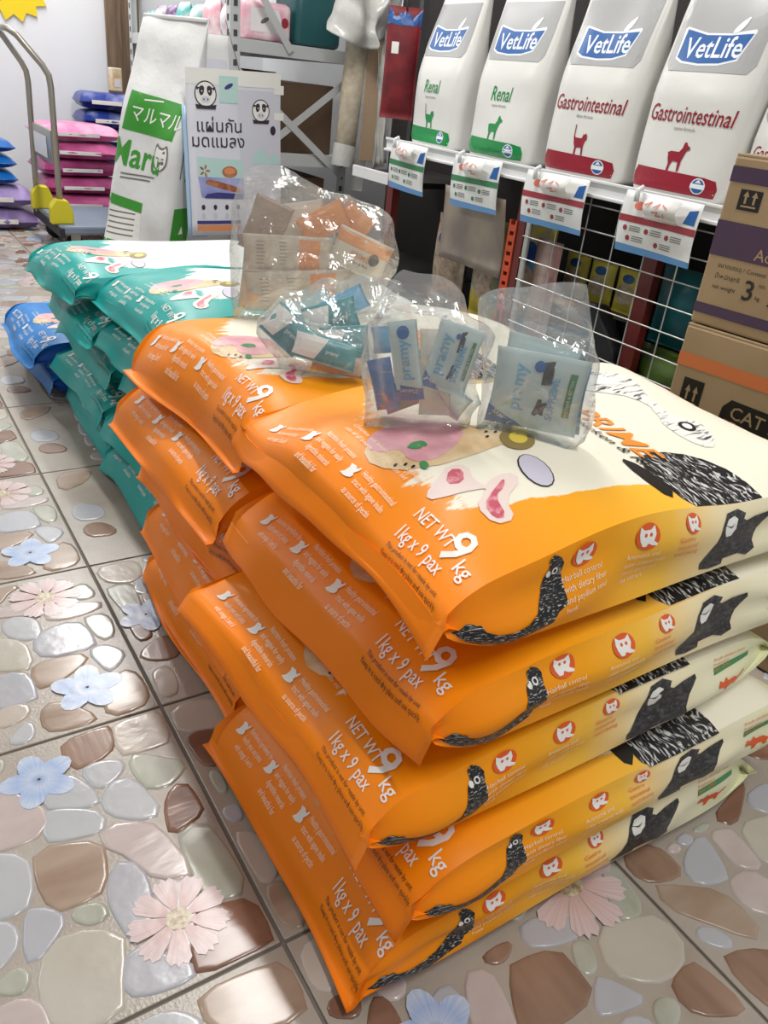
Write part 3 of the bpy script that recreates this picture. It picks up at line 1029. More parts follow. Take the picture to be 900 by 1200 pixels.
def gusset_print():
    pr = Print()
    pr.on('hen_print')
    pr.poly(fit(HEN, 0.036, 0.003, 0.126, 0.095), I_FE, 1)
    pr.poly(ellipse(0.150, 0.076, 0.0035, 0.0055, 10, 0.3), I_W, 2)
    pr.poly(ellipse(0.150, 0.076, 0.0018, 0.0032, 8, 0.3), I_K, 3)
    pr.poly(ellipse(0.1425, 0.075, 0.0028, 0.005, 10, 0.2), I_W, 2)
    pr.on('badge_print')
    badge(pr, 0.186, 0.080, 0.0155)
    pr.on('side_lettering')
    pr.lines(['Hairball control', 'with dietary fiber', 'and psyllium seed', 'husk'], 0.0094, (0.160, 0.056), I_FW, 0.0, lead=1.12, layer=2, align='l', sx=0.85)
    pr.on('odor_badge_print')
    badge(pr, 0.266, 0.078, 0.0155)
    pr.on('side_lettering')
    pr.lines(['Ammonia and', 'odor control with', 'yucca and green', 'tea extract'], 0.0090, (0.242, 0.054), I_FW, 0.0, lead=1.12, layer=2, sx=0.85)
    pr.on('digestion_badge_print')
    badge(pr, 0.334, 0.084, 0.0120)
    pr.on('side_lettering')
    pr.lines(['Gastro', 'intestinal', 'well-being'], 0.0092, (0.312, 0.064), I_FO, 0.0, lead=1.12, layer=2)
    pr.on('sheep_print')
    pr.poly(fit(SHEEP, 0.365, 0.006, 0.112, 0.088), I_WO, 1)
    pr.poly(fit(SHEEPFACE, 0.365, 0.006, 0.112, 0.088), I_SK, 2)
    pr.on('green_bar')
    pr.rect(0.515, 0.060, 0.59, 0.072, I_GR, 1)
    pr.on('side_lettering')
    pr.lines(['Fresh chicken meat', 'Prebiotics', 'Non GMO'], 0.0080, (0.515, 0.085), I_FO, 0.0, layer=2)
    pr.on('cat_print')
    pr.poly(fit(CATP, 0.520, 0.020, 0.06, 0.034), I_BA, 1)
    return pr


def top_print(kind):
    """print on the upper face; x along the sack, y across; lettering runs along -y"""
    pr = Print()
    A = -pi / 2
    w = I_W
    if kind == 'orange':
        f = I_FW
    else:
        f = I_W
    pr.on('weight_lettering')
    pr.text('NET WT', 0.0185, (0.066, -0.100), w, A, bold=0.006, sx=0.82)
    pr.text('1kg x 9 pax', 0.0185, (0.044, -0.102), w, A, bold=0.006, sx=0.82)
    pr.text('9', 0.052, (0.058, -0.150), w, A, bold=0.014)
    pr.text('kg', 0.021, (0.058, -0.176), w, A, bold=0.006)
    pr.lines(['This product is not for resale by unit.', 'Keep in a cool dry place and use quickly.'], 0.0056, (0.034, -0.102), I_K, A, layer=2)
    pr.on('small_lettering')
    rows = [['Functional ingredients for', 'health eyes and joints', 'with omega 3 and 6'], ['Nutrition fresh proteins', 'and veggies for easily', 'digestible minerals', 'and beautiful fur'], ['Healthy gastrointestinal', 'tract with agave inulin', 'as source of pectin']]
    for i, r in enumerate(rows):
        y0 = 0.150 - i * 0.084
        pr.lines(r, 0.0088, (0.058 + 0.006 * (i % 2), y0), f, A, layer=2, lead=1.25, bold=0.006, sx=0.68)
        pr.on('icon_marks')
        pr.poly(fit(HEADC, 0.046, y0 + 0.006, 0.017, 0.016), w, 2)
        pr.on('small_lettering')
    pr.lines(['Complete and balanced pet food for adult', 'cats of all breeds, over 12 months old'], 0.0078, (0.092, 0.062), f, A, layer=2)
    pr.on('food_picture')
    # picture: board with chicken breast, herbs, chops, egg
    pr.poly([(0.128, 0.075), (0.165, 0.092), (0.262, 0.045), (0.285, 0.005), (0.240, -0.008), (0.150, 0.002), (0.120, 0.040)], I_BR, 1, sm=1)
    pr.poly([(0.132, 0.080), (0.160, 0.098), (0.205, 0.095), (0.240, 0.060), (0.225, 0.030), (0.180, 0.008), (0.150, 0.020), (0.160, 0.050), (0.135, 0.055)], I_ME, 2, sm=2)
    for (x, y) in ((0.250, 0.026), (0.258, 0.020), (0.244, 0.016), (0.146, 0.020), (0.138, 0.026), (0.150, 0.012)):
        pr.poly(ellipse(x, y, 0.0028, 0.0018, 8, 0.5), I_K, 3)
    for (x, y, a) in ((0.176, 0.050, 0.3), (0.183, 0.046, 1.4), (0.172, 0.044, 2.4), (0.255, 0.040, 0.2), (0.160, 0.008, 1.2)):
        pr.poly(ellipse(x, y, 0.008, 0.0045, 10, a), I_GR, 3)
    pr.poly([(0.178, -0.006), (0.196, -0.016), (0.186, -0.040), (0.196, -0.062), (0.182, -0.052), (0.140, -0.042), (0.136, -0.030), (0.160, -0.018)], I_FA, 2, sm=1)
    pr.poly([(0.176, -0.012), (0.188, -0.020), (0.176, -0.038), (0.160, -0.030)], I_CH, 3, sm=1)
    pr.poly([(0.222, -0.046), (0.228, -0.062), (0.196, -0.078), (0.190, -0.104), (0.168, -0.100), (0.166, -0.072), (0.186, -0.060), (0.196, -0.048)], I_FA, 2, sm=1)
    pr.poly([(0.214, -0.052), (0.206, -0.064), (0.190, -0.070), (0.184, -0.098), (0.172, -0.094), (0.174, -0.074), (0.194, -0.062)], I_CH, 3, sm=1)
    pr.poly(ellipse(0.270, -0.002, 0.024, 0.019, 18, 0.8), I_OL, 2)
    pr.poly(ellipse(0.272, -0.001, 0.013, 0.010, 14, 0.8), I_YO, 3)
    pr.poly(ellipse(0.250, -0.057, 0.016, 0.027, 16, -0.2), I_K, 1)
    pr.poly(ellipse(0.250, -0.057, 0.0145, 0.0255, 16, -0.2), I_LA, 2)
    if kind == 'orange':
        pr.on('claim_lettering')
        pr.lines(['65% fresh', 'proteins and', 'veggies for', 'more energy'], 0.0092, (0.330, 0.060), I_K, A, layer=2)
        pr.on('title_lettering')
        pr.text('PRIME', 0.058, (0.430, 0.085), I_BO, A - 0.12, bold=0.01, sx=0.95)
        pr.text('Chicken & Rice', 0.025, (0.398, 0.058), I_K, A - 0.05, bold=0.006)
        pr.on('deer_picture')
        pr.poly([(0.535, 0.205), (0.570, 0.180), (0.600, 0.150), (0.590, 0.110), (0.570, 0.080), (0.555, 0.030), (0.545, 0.035), (0.550, 0.085), (0.525, 0.120), (0.505, 0.150), (0.510, 0.185)], I_SK, 1, sm=1)
        pr.poly([(0.545, 0.190), (0.565, 0.165), (0.575, 0.140), (0.560, 0.125), (0.540, 0.150), (0.528, 0.175)], I_W, 2, sm=1)
        pr.on('bird_print')
        pr.poly([(0.545, 0.055), (0.560, 0.020), (0.575, -0.010), (0.560, -0.045), (0.535, -0.060), (0.520, -0.030), (0.522, 0.010), (0.535, 0.025)], I_SK, 1, sm=1)
        pr.poly(ellipse(0.548, -0.008, 0.011, 0.012, 12), I_K, 2)
        pr.poly(ellipse(0.548, -0.008, 0.006, 0.007, 10), I_W, 3)
        pr.on('plumage_print')
        pr.poly([(0.405, -0.055), (0.455, -0.040), (0.500, -0.060), (0.520, -0.110), (0.515, -0.165), (0.480, -0.200), (0.420, -0.200), (0.390, -0.150), (0.385, -0.095)], I_PL, 1, sm=1)
        pr.on('tail_print')
        pr.poly([(0.372, -0.055), (0.390, -0.075), (0.392, -0.120), (0.370, -0.140), (0.362, -0.095)], I_K, 1, sm=1)
        pr.on('title_lettering')
        pr.text('pramy', 0.055, (0.640, 0.11), I_BO, A, bold=0.02)
    mv = ('food_picture', 'title_lettering', 'claim_lettering', 'deer_picture', 'bird_print', 'plumage_print', 'tail_print')
    it = []
    for v, t, mi, l, n in pr.items:
        if n in mv:
            v = v + np.array([-0.050, -0.058])
            v[:, 1] = np.maximum(v[:, 1], -W_ / 2 + 0.001)
        it.append((v, t, mi, l, n))
    pr.items = it
    return pr


class SackShape:
    def __init__(self, seed, T=0.087, z0=0.55, droop=0.4, ear=0.008, rise=0.085, L=L_, W=W_, wr=0.7, squash=1.0, rear=0.5, dx=0.0, bulge=1.0, curl=0.0, sag=0.012):
        self.sag = sag
        r = np.random.RandomState(seed)
        self.T, self.z0, self.droop, self.ear, self.rise, self.L, self.W, self.wr = T, z0, droop, ear, rise, L, W, wr
        self.w1, self.w2, self.w3, self.w4 = Waves(seed, 7, 9, 34), Waves(seed + 50, 6, 25, 80), Waves(seed + 90, 5, 10, 40), Waves(seed + 130, 5, 8, 22)
        self.rear, self.dx, self.bulge, self.curl = rear, dx, bulge, curl
        self.tw = r.uniform(-0.25, 0.25)
        self.fin = 0.024

    def a(self, x):
        d1 = np.clip((x - self.fin) / self.rise, 0, 1)
        d2 = np.clip((self.L - self.fin - x) / self.rise, 0, 1)
        return (np.sin(pi / 2 * d1) * np.sin(pi / 2 * d2)) ** 0.55

    def seal(self, x, v):
        """height of the flat sealed ends"""
        z0 = self.T * self.z0
        d1 = np.clip(1 - x / 0.075, 0, 1)
        d2 = np.clip(1 - (self.L - x) / 0.075, 0, 1)
        z = z0 - self.T * self.droop * d1 ** 1.6 * 0.5 - self.T * self.rear * d2 ** 1.5 * 0.4
        z = z + (self.w4(x * 0.3, v * self.W / 2 * 1.6) * 0.007 + self.w3(x * .5, v * self.W / 2 * 1.4) * 0.004) * (d1 + d2)
        z = z - 0.75 * np.clip(0.03 - x, 0, 1)
        z = z + 0.0032 * self.w2(x * .2, v * self.W / 2) * (d1 ** 1.5 + d2 ** 1.5)
        z = z - self.ear * np.abs(v) ** 5 * d1 + self.curl * d1 * np.clip(v, 0, 1) ** 4
        return np.maximum(z, 0.001)

    def hw(self, x, a):
        return self.W / 2 * (1.0 - 0.045 * a + 0.01 * self.w4(x, 3.0) * a)

    def edges(self, x, s):
        a = self.a(x)
        v = np.full_like(x, s)
        zf = self.seal(x, v)
        n = self.w4(x * 1.2, s * 2.0)
        ae = a * (0.60 + 0.40 * np.sin(pi / 2 * np.clip((x - self.fin) / 0.19, 0, 1)) ** 0.9)
        te = zf * (1 - ae) + ae * self.T * (0.84 + 0.05 * n) + 0.0008
        be = zf * (1 - a) + a * self.T * 0.10 - 0.0008
        return a, te, be

    def xs(self, x, v):
        e = np.clip(1 - np.minimum(x, self.L - x) / 0.09, 0, 1)
        return x + e * 0.006 * self.w4(v * 0.25, 1.0) + self.dx * v * e + 0.5 * np.clip(0.03 - x, 0, 1)

    def top(self, x, y):
        v = np.clip(y / (self.W / 2), -1.02, 1.02)
        a, teL, _ = self.edges(x, -1.0)
        _, teR, _ = self.edges(x, 1.0)
        te = teL * (1 - v) / 2 + teR * (1 + v) / 2
        zf = self.seal(x, v)
        crown = np.clip(1 - np.abs(v) ** 2.4, 0, 1)
        z = te * a + (zf + 0.0008) * (1 - a) + a * self.T * 0.15 * crown * self.bulge
        env = (0.25 + 0.75 * np.clip(1 - (np.minimum(x, self.L - x) - 0.02) / 0.16, 0, 1)) * np.clip(np.minimum(x, self.L - x) / 0.03, 0, 1)
        z = z + self.wr * (0.0030 * self.w1(x, y) * crown * a + env * (0.0036 * self.w3(x * 0.6, y * 1.6) + 0.0016 * self.w2.ridge(x * .5, y)) * crown ** 0.5)
        return np.stack([self.xs(x, v), v * self.hw(x, a), z], -1)

    def bottom(self, x, y):
        v = y / (self.W / 2)
        a, _, beL = self.edges(x, -1.0)
        _, _, beR = self.edges(x, 1.0)
        be = beL * (1 - v) / 2 + beR * (1 + v) / 2
        zf = self.seal(x, v)
        z = be * a + (zf - 0.0008) * (1 - a) - a * self.T * 0.09 * (1 - np.abs(v) ** 2.4)
        return np.stack([self.xs(x, v), v * (self.hw(x, a) + a * self.sag * np.where(v < 0, 1.0, 0.15)), z], -1)

    def side(self, s):
        def fn(x, h):
            q = np.clip(h / G_, 0, 1)
            a, te, be = self.edges(x, s)
            z = be + (te - be) * q
            pin = 0.016 * (1 - a) * np.sin(pi * q) + 0.004 * a * np.sin(pi * q) * (1 + self.w1(x * 1.6, h * 3 + s))
            k = 1.0 if s < 0 else 0.15
            y = s * (self.hw(x, a) - pin + k * a * (self.sag * (1 - q) ** 0.7 + 0.010 * np.sin(pi * q)))
            y = y + s * self.wr * 0.0028 * self.w3(x * 1.5 + s, h * 4) * np.sin(pi * q) * a
            return np.stack([self.xs(x, np.full_like(x, s)), y, z], -1)
        return fn


def make_sack(kind, seed, loc, rz, label, group, tilt=(0, 0), print_top=True, print_side=True, **kw):
    S = SackShape(seed, **kw)
    mats = {'orange': (M_or_top, M_or_side), 'teal': (M_te_top, M_te_side), 'blue': (M_bl_top, M_bl_side)}[kind]
    xs = np.concatenate([np.linspace(0, S.fin, 4)[:-1], np.linspace(S.fin, 0.20, 26)[:-1], np.linspace(0.20, S.L - 0.2, 22)[:-1], np.linspace(S.L - 0.2, S.L - S.fin, 22)[:-1], np.linspace(S.L - S.fin, S.L, 4)])
    nf = 3
    V, F, M, U = [], [], [], []
    SV, SF, SU = [[], []], [[], []], [[], []]

    def panel(fn, ws, mi, flip, uvfn):
        def put(xx, Vl, Fl, Ul, Ml):
            X, Y = np.meshgrid(xx, ws, indexing='ij')
            P = fn(X.ravel(), Y.ravel())
            Fl += grid_faces(len(xx), len(ws), sum(len(q) for q in Vl), flip)
            Vl.append(P)
            Ul.append(uvfn(X.ravel(), Y.ravel()))
            if Ml is not None:
                Ml += [mi] * ((len(xx) - 1) * (len(ws) - 1))
        put(xs[nf:-nf], V, F, U, M)
        if mi == 0:
            put(xs[:nf + 1], SV[0], SF[0], SU[0], None)
            put(xs[-nf - 1:], SV[1], SF[1], SU[1], None)
    hw = S.W / 2
    uv = lambda x, y: np.stack([x, y], 1)
    tw = np.linspace(-hw, hw, 38)
    panel(S.top, tw, 0, False, uv)
    bw = np.linspace(-hw, hw, 16)
    Xb, Yb = np.meshgrid(xs[nf:-nf], bw, indexing='ij')
    F += grid_faces(len(xs[nf:-nf]), 16, sum(len(q) for q in V), True)
    V.append(S.bottom(Xb.ravel(), Yb.ravel()))
    U.append(uv(Xb.ravel(), Yb.ravel()))
    M += [1] * ((len(xs[nf:-nf]) - 1) * 15)
    for s in (-1, 1):
        hs = np.linspace(0, G_, 9)
        X, Y = np.meshgrid(xs[nf:-nf], hs, indexing='ij')
        F += grid_faces(len(xs[nf:-nf]), 9, sum(len(q) for q in V), s > 0)
        V.append(S.side(s)(X.ravel(), Y.ravel()))
        U.append(uv(X.ravel(), Y.ravel()))
        M += [1] * ((len(xs[nf:-nf]) - 1) * 8)
    o = link('cat_food_sack', np.concatenate(V), F, list(mats), None, True, np.concatenate(U), M)
    # sealed ends
    for e in (0, 1):
        xx = xs[:nf + 1] if e == 0 else xs[-nf - 1:]
        X, Y = np.meshgrid(xx, tw, indexing='ij')
        n0 = len(SV[e][0])
        B = S.bottom(X.ravel(), Y.ravel())
        Vv = np.concatenate([SV[e][0], B])
        Ff = SF[e] + grid_faces(len(xx), len(tw), n0, True)
        ring = [i * len(tw) for i in range(len(xx))]
        for i in range(len(xx) - 1):
            for j in (0, len(tw) - 1):
                p, q = i * len(tw) + j, (i + 1) * len(tw) + j
                Ff.append((p, q, q + n0, p + n0))
        row = 0 if e == 0 else (len(xx) - 1) * len(tw)
        for j in range(len(tw) - 1):
            Ff.append((row + j, row + j + 1, row + j + 1 + n0, row + j + n0))
        link('end_seal', Vv, Ff, mats[0] if e == 0 else mats[1], o, True, np.concatenate([SU[e][0], SU[e][0]]))
    if print_top:
        TP[kind].build_parts(fd_surf(S.top), PM, o, maxlen=0.018, off=0.0007)
    if print_side and kind == 'orange':
        GP.build_parts(fd_surf(S.side(-1)), PM, o, maxlen=0.014, off=0.0007)
    o.location = loc
    o.rotation_euler = (tilt[0], tilt[1], rz)
    tag(o, label, 'bag', group)
    return o


TP = {'orange': top_print('orange'), 'teal': top_print('teal'), 'blue': top_print('blue')}
GP = gusset_print()

Z0 = 0.0095
BASE_N = [0.0, 0.086, 0.172, 0.264, 0.362]
THICK_N = [0.082, 0.082, 0.088, 0.093, 0.100]
BASE_F = [0.0, 0.086, 0.172, 0.260, 0.350]
THICK_F = [0.082, 0.082, 0.084, 0.086, 0.096]


def sack_at(kind, seed, x, yb, yf, z, label, group, **k):
    """x: left seal, yb/yf: back and front end of that seal"""
    W = abs(yb - yf)
    return make_sack(kind, seed, (x, (yb + yf) / 2, z), k.pop('rz', 0.0), label, group, W=W, **k)


gO, gT, gB = 'orange sacks stacked on the floor', 'teal sacks stacked on the floor', 'blue sacks on the floor'
# near column of orange sacks, bottom to top
near = [
    (0.008, -1.306, -1.700, dict(ear=0.006, droop=0.4, z0=0.4)),
    (0.056, -1.306, -1.706, dict(rz=-0.005, ear=0.008, droop=0.3, z0=0.55)),
    (0.000, -1.272, -1.678, dict(rz=0.022, ear=0.006, droop=0.2, z0=0.6)),
    (0.058, -1.250, -1.672, dict(rz=0.012, ear=0.008, droop=0.3, z0=0.55, curl=0.015)),
    (0.070, -1.240, -1.660, dict(rz=0.02, ear=0.006, droop=0.15, z0=0.66, curl=0.025, bulge=1.8, wr=1.4)),
]
names_near = ['orange sack at the bottom of the front stack, lying on the pebble tiles', 'orange sack second from the floor in the front stack', 'orange sack in the middle of the five in the front stack', 'orange sack second from the top of the front stack', 'orange sack topping the front stack, clear bags of blue sachets standing on it']
for i, (x, yb, yf, kw) in enumerate(near):
    sack_at('orange', 11 + i, x, yb, yf, Z0 + BASE_N[i], names_near[i], gO, T=THICK_N[i], **kw)
far = [
    (0.044, -0.880, -1.280, dict(droop=0.5, z0=0.35)),
    (0.046, -0.876, -1.286, dict(rz=-0.02, droop=0.7)),
    (0.062, -0.842, -1.243, dict(rz=0.01, droop=0.8)),
    (0.040, -0.812, -1.232, dict(rz=0.03, ear=0.018, droop=0.7)),
    (0.072, -0.812, -1.222, dict(rz=0.02, ear=0.012, droop=1.3, bulge=1.6, wr=1.2)),
]
names_far = ['orange sack at the bottom of the stack next to the teal sacks', 'orange sack second from the floor in the stack next to the teal sacks', 'orange sack in the middle of the stack next to the teal sacks', 'orange sack just under the topmost one beside the teal stack', 'orange sack topping the stack beside the teal one, bag of teal sachets on it']
for i, (x, yb, yf, kw) in enumerate(far):
    sack_at('orange', 31 + i, x, yb, yf, Z0 + BASE_F[i], names_far[i], gO, print_side=False, T=THICK_F[i], **kw)
teal_n = [(0.100, -0.430, -0.805, {}), (0.110, -0.435, -0.810, dict(rz=0.02)), (0.150, -0.40, -0.80, dict(rz=-0.02)), (0.135, -0.345, -0.76, dict(rz=0.02)), (0.150, -0.275, -0.690, dict(droop=0.9, bulge=1.9, ear=0.02, wr=1.4))]
names_tn = ['teal sack at the bottom of the stack beside the orange sacks', 'teal sack second from the floor beside the orange stack', 'teal sack in the middle of the stack beside the orange sacks', 'teal sack just under the topmost one of the stack beside the orange sacks', 'teal sack topping the stack that stands beside the orange sacks']
for i, (x, yb, yf, kw) in enumerate(teal_n):
    sack_at('teal', 51 + i, x, yb, yf, Z0 + i * 0.080, names_tn[i], gT, print_side=False, **{**dict(T=0.077), **kw})
teal_f = [(0.120, 0.0, -0.405, {}), (0.105, 0.0, -0.41, {}), (0.130, 0.03, -0.38, dict(rz=0.03)), (0.110, 0.05, -0.33, {}), (0.085, 0.085, -0.265, dict(rz=0.06, droop=0.7, bulge=1.6, wr=1.4))]
names_tf = ['teal sack at the bottom of the stack beside the blue sacks', 'teal sack second from the floor beside the blue sacks', 'teal sack in the middle of the stack beside the blue sacks', 'teal sack just under the topmost one of the stack beside the blue sacks', 'teal sack topping the stack that stands beside the blue sacks']
for i, (x, yb, yf, kw) in enumerate(teal_f):
    sack_at('teal', 71 + i, x, yb, yf, Z0 + i * 0.077 + (0.0025 if i == 4 else 0), names_tf[i], gT, print_side=False, **{**dict(T=0.073), **kw})
blue = [(0.085, 0.425, 0.015, {}), (0.05, 0.43, 0.02, dict(rz=0.03, droop=0.9))]
for i, (x, yb, yf, kw) in enumerate(blue):
    sack_at('blue', 91 + i, x, yb, yf, Z0 + i * 0.077, ['blue sack on the tiles under another blue sack', 'blue sack with white splash lying on a second blue sack'][i], gB, print_side=False, **{**dict(T=0.073), **kw})
# ------------------------------------------------------------------ standing bags
class StandBag:
    """standing flat-bottom bag; local x right, -y front, z up"""

    def __init__(self, w, d, h, seed, top=0.25, ex=4.0, lean=0.0, shoulder=0.55, wr=1.0, wtop=0.96, leanx=0.0, leany=0.0):
        self.lx, self.ly = leanx, leany
        self.w, self.d, self.h, self.top, self.ex, self.lean, self.sh, self.wr, self.wt = w, d, h, top, ex, lean, shoulder, wr, wtop
        self.n1, self.n2 = Waves(seed, 7, 9, 30), Waves(seed + 7, 6, 18, 60)

    def ab(self, z):
        t = np.clip(z / self.h, 0, 1)
        k = np.clip((t - self.sh) / (1 - self.sh), 0, 1)
        b = self.d / 2 * ((1 - k ** 1.3) * (1 - 0.02) + self.top * k ** 1.3 * 0.2 + 0.02)
        bot = np.clip(t / 0.06, 0, 1) ** 0.5 * 0.12 + 0.88
        a = self.w / 2 * (1 - (1 - self.wt) * k) * bot
        return a, b * bot

    def place(self, x, y, z):
        y = y + self.lean * (z / self.h) ** 1.5 * self.h + self.ly * z
        x = x + self.lx * z
        return np.stack([x, y, z], -1)

    def front(self, s, z, sign=-1.0):
        a, b = self.ab(z)
        q = np.clip(1 - np.abs(np.clip(s / a, -1, 1)) ** self.ex, 0, 1) ** (1 / self.ex)
        y = sign * b * q
        m = np.clip(z / 0.03, 0, 1)
        y = y + sign * self.wr * (0.0035 * self.n1(s, z) + 0.0015 * self.n2(s, z)) * q * m
        return self.place(np.clip(s, -a, a), y, z)

    def side(self, sgn):
        def fn(y, z):
            a, b = self.ab(z)
            yy = np.clip(y, -b, b)
            q = np.clip(1 - np.abs(yy / b) ** self.ex, 0, 1) ** (1 / self.ex)
            x = sgn * a * q
            return self.place(x, yy, z)
        return fn

    def ring(self, th, z):
        a, b = self.ab(z)
        c, s = np.cos(th), np.sin(th)
        k = (np.abs(c) ** self.ex + np.abs(s) ** self.ex) ** (-1 / self.ex)
        x, y = a * c * k, b * s * k
        sg = np.where(s < 0, -1.0, 1.0)
        q = np.clip(1 - np.abs(np.clip(x / a, -1, 1)) ** self.ex, 0, 1) ** (1 / self.ex)
        m = np.clip(z / 0.03, 0, 1)
        y = y + sg * self.wr * (0.0035 * self.n1(x, z) + 0.0015 * self.n2(x, z)) * q * m
        return self.place(x, y, z)

    def mesh(self, nth=56, nz=34):
        th = np.linspace(0, 2 * pi, nth, endpoint=False) + 0.01
        zs = np.concatenate([np.linspace(0, 0.02, 4)[:-1], np.linspace(0.02, self.h, nz)])
        Z, TH = np.meshgrid(zs, th, indexing='ij')
        V = self.ring(TH.ravel(), Z.ravel())
        F = []
        n = nth
        for i in range(len(zs) - 1):
            for j in range(n):
                k = (j + 1) % n
                F.append((i * n + j, i * n + k, (i + 1) * n + k, (i + 1) * n + j))
        F.append(tuple(range(n))[::-1])
        F.append(tuple((len(zs) - 1) * n + j for j in range(n)))
        U = np.stack([V[:, 0], V[:, 2]], 1)
        return V, F, U


# ------------------------------------------------------------------ diet food bags on the white shelf
SHX = 1.28          # front of the shelf
SHZ = 0.648         # its top
M_shelf = mat('white_enamel', srgb(226, 226, 226), 0.35, var=0.06)
M_vbag = mat('bag_film_white', srgb(222, 221, 216), 0.30, spec=0.5, var=0.06, vscale=6, bump=0.25, bscale=16, bdist=0.006)
M_vgrey = mat('print_silver', srgb(168, 168, 168), 0.30, var=0.12, vscale=10)
M_vblue = mat('print_blue', srgb(34, 92, 160), 0.3, var=0.15, vscale=20)
M_vgreen = mat('print_bag_green', srgb(20, 140, 70), 0.22, var=0.3, vscale=20, bump=0.2, bscale=40)
M_vred = mat('print_bag_red', srgb(150, 26, 46), 0.26, var=0.3, vscale=20, bump=0.2, bscale=40)
M_vpale = mat('print_pale', srgb(232, 236, 240), 0.35)
M_vtxt = mat('print_grey_ink', srgb(120, 116, 112), 0.4)
VM = [M_vgrey, M_vblue, M_vgreen, M_vred, M_vpale, M_vtxt, M_ink]
DOG = [(0, .62), (.06, .60), (.16, .66), (.55, .66), (.66, .80), (.70, .98), (.80, 1.0), (.86, .90), (1.0, .84), (.98, .76), (.86, .72), (.80, .55), (.74, .40), (.72, .05), (.64, 0), (.60, .32), (.36, .34), (.28, .20), (.26, 0), (.16, 0), (.18, .25), (.10, .42), (.08, .56)]
CATS = [(.04, 1.0), (.10, .98), (.12, .60), (.22, .56), (.62, .56), (.70, .72), (.76, .68), (.86, .74), (.95, .66), (.96, .54), (.86, .46), (.80, .30), (.84, .02), (.74, 0), (.68, .26), (.36, .24), (.34, .0), (.24, 0), (.24, .24), (.14, .36), (.06, .6)]


def vet_print(name, animal, accent):
    pr = Print()
    pr.on('silver_panel').poly([(-.098, .245), (.100, .245), (.112, .262), (.114, .385), (-.112, .385), (-.112, .262)], 0, 1, sm=0)
    pr.on('logo_plate')
    pr.poly([(-.090, .268), (-.070, .260), (-.02, .256), (.03, .258), (.070, .268), (.088, .322), (.084, .326), (.03, .318), (-.03, .318), (-.088, .330), (-.094, .326)], 4, 2)
    pr.poly([(-.086, .271), (-.068, .264), (-.02, .260), (.03, .262), (.066, .271), (.083, .318), (.03, .314), (-.03, .314), (-.086, .325)], 1, 3)
    pr.on('logo_lettering').text('VetLife', 0.056, (0, .272), 4, 0.03, layer=4, bold=0.012, align='c', sx=0.90)
    pr.on('leaf_print').poly([(.030, .318), (.040, .336), (.062, .352), (.056, .330), (.044, .318)], 4, 4, sm=1)
    long = len(name) > 8
    pr.on('name_lettering').text(name, 0.047 if long else 0.050, (0.0, .148), accent, 0.0, layer=2, bold=0.006, align='c', sx=0.74, shear=0.12)
    pr.text('canine formula' if animal == 'dog' else 'feline formula', 0.010, (0.0, .133), 5, 0, layer=2, align='c')
    if animal == 'dog':
        pr.on('dog_print').poly(fit(DOG, -.030, .052, .060, .060), accent, 2)
    else:
        pr.on('cat_print').poly(fit(CATS, -.024, .052, .050, .066), accent, 2)
    pr.on('colour_band').poly([(-.115, .012), (.112, .012), (.118, .030), (.112, .046), (.085, .050), (-.02, .052), (-.108, .054), (-.118, .040)], accent, 1)
    pr.on('seal_print')
    pr.poly(ellipse(.074, .032, .018, .016, 16), 4, 2)
    pr.poly(ellipse(.074, .032, .0155, .0135, 16), 1, 3)
    pr.rect(.056, .027, .092, .036, 4, 4)
    pr.poly([(.066, .038), (.074, .045), (.082, .038)], 4, 4)
    return pr


def vet_bag(yc, name, animal, accent, label, seed, sc=1.0, x=SHX, rz=0.0, lean=0.10, ty=-0.035):
    S = StandBag(0.268, 0.125, 0.44, seed, lean=lean, shoulder=0.45, wtop=0.93, leanx=ty)
    V, F, U = S.mesh()
    o = link('pet_food_bag', V, F, M_vbag, None, True, U)
    vet_print(name, animal, accent).build_parts(fd_surf(S.front), VM, o, maxlen=0.02, off=0.0008)
    # front faces -x: local -y -> world -x
    o.location = (x + 0.0625 * sc + 0.004, yc, SHZ + 0.0003)
    o.rotation_euler = (0, 0, -pi / 2 + rz)
    o.scale = (sc,) * 3
    tag(o, label, 'bag', 'white diet food bags on the shelf')
    return o


vet_bag(0.160, 'Renal', 'cat', 2, 'white diet food bag with green Renal lettering and green cat', 301, rz=-0.10, x=SHX + 0.01)
vet_bag(-0.175, 'Renal', 'dog', 2, 'white diet food bag with green Renal lettering and green dog', 302, rz=0.02)
vet_bag(-0.500, 'Gastrointestinal', 'cat', 3, 'white diet food bag with red Gastrointestinal lettering and red cat', 303, rz=0.03)
vet_bag(-0.800, 'Gastrointestinal', 'dog', 3, 'white diet food bag with red Gastrointestinal lettering and red dog', 304, rz=0.0, lean=0.12)
vet_bag(-1.035, 'Gastrointestinal', 'dog', 3, 'small white diet food bag partly behind the cardboard boxes', 305, sc=0.68, rz=0.05, x=SHX + 0.03)

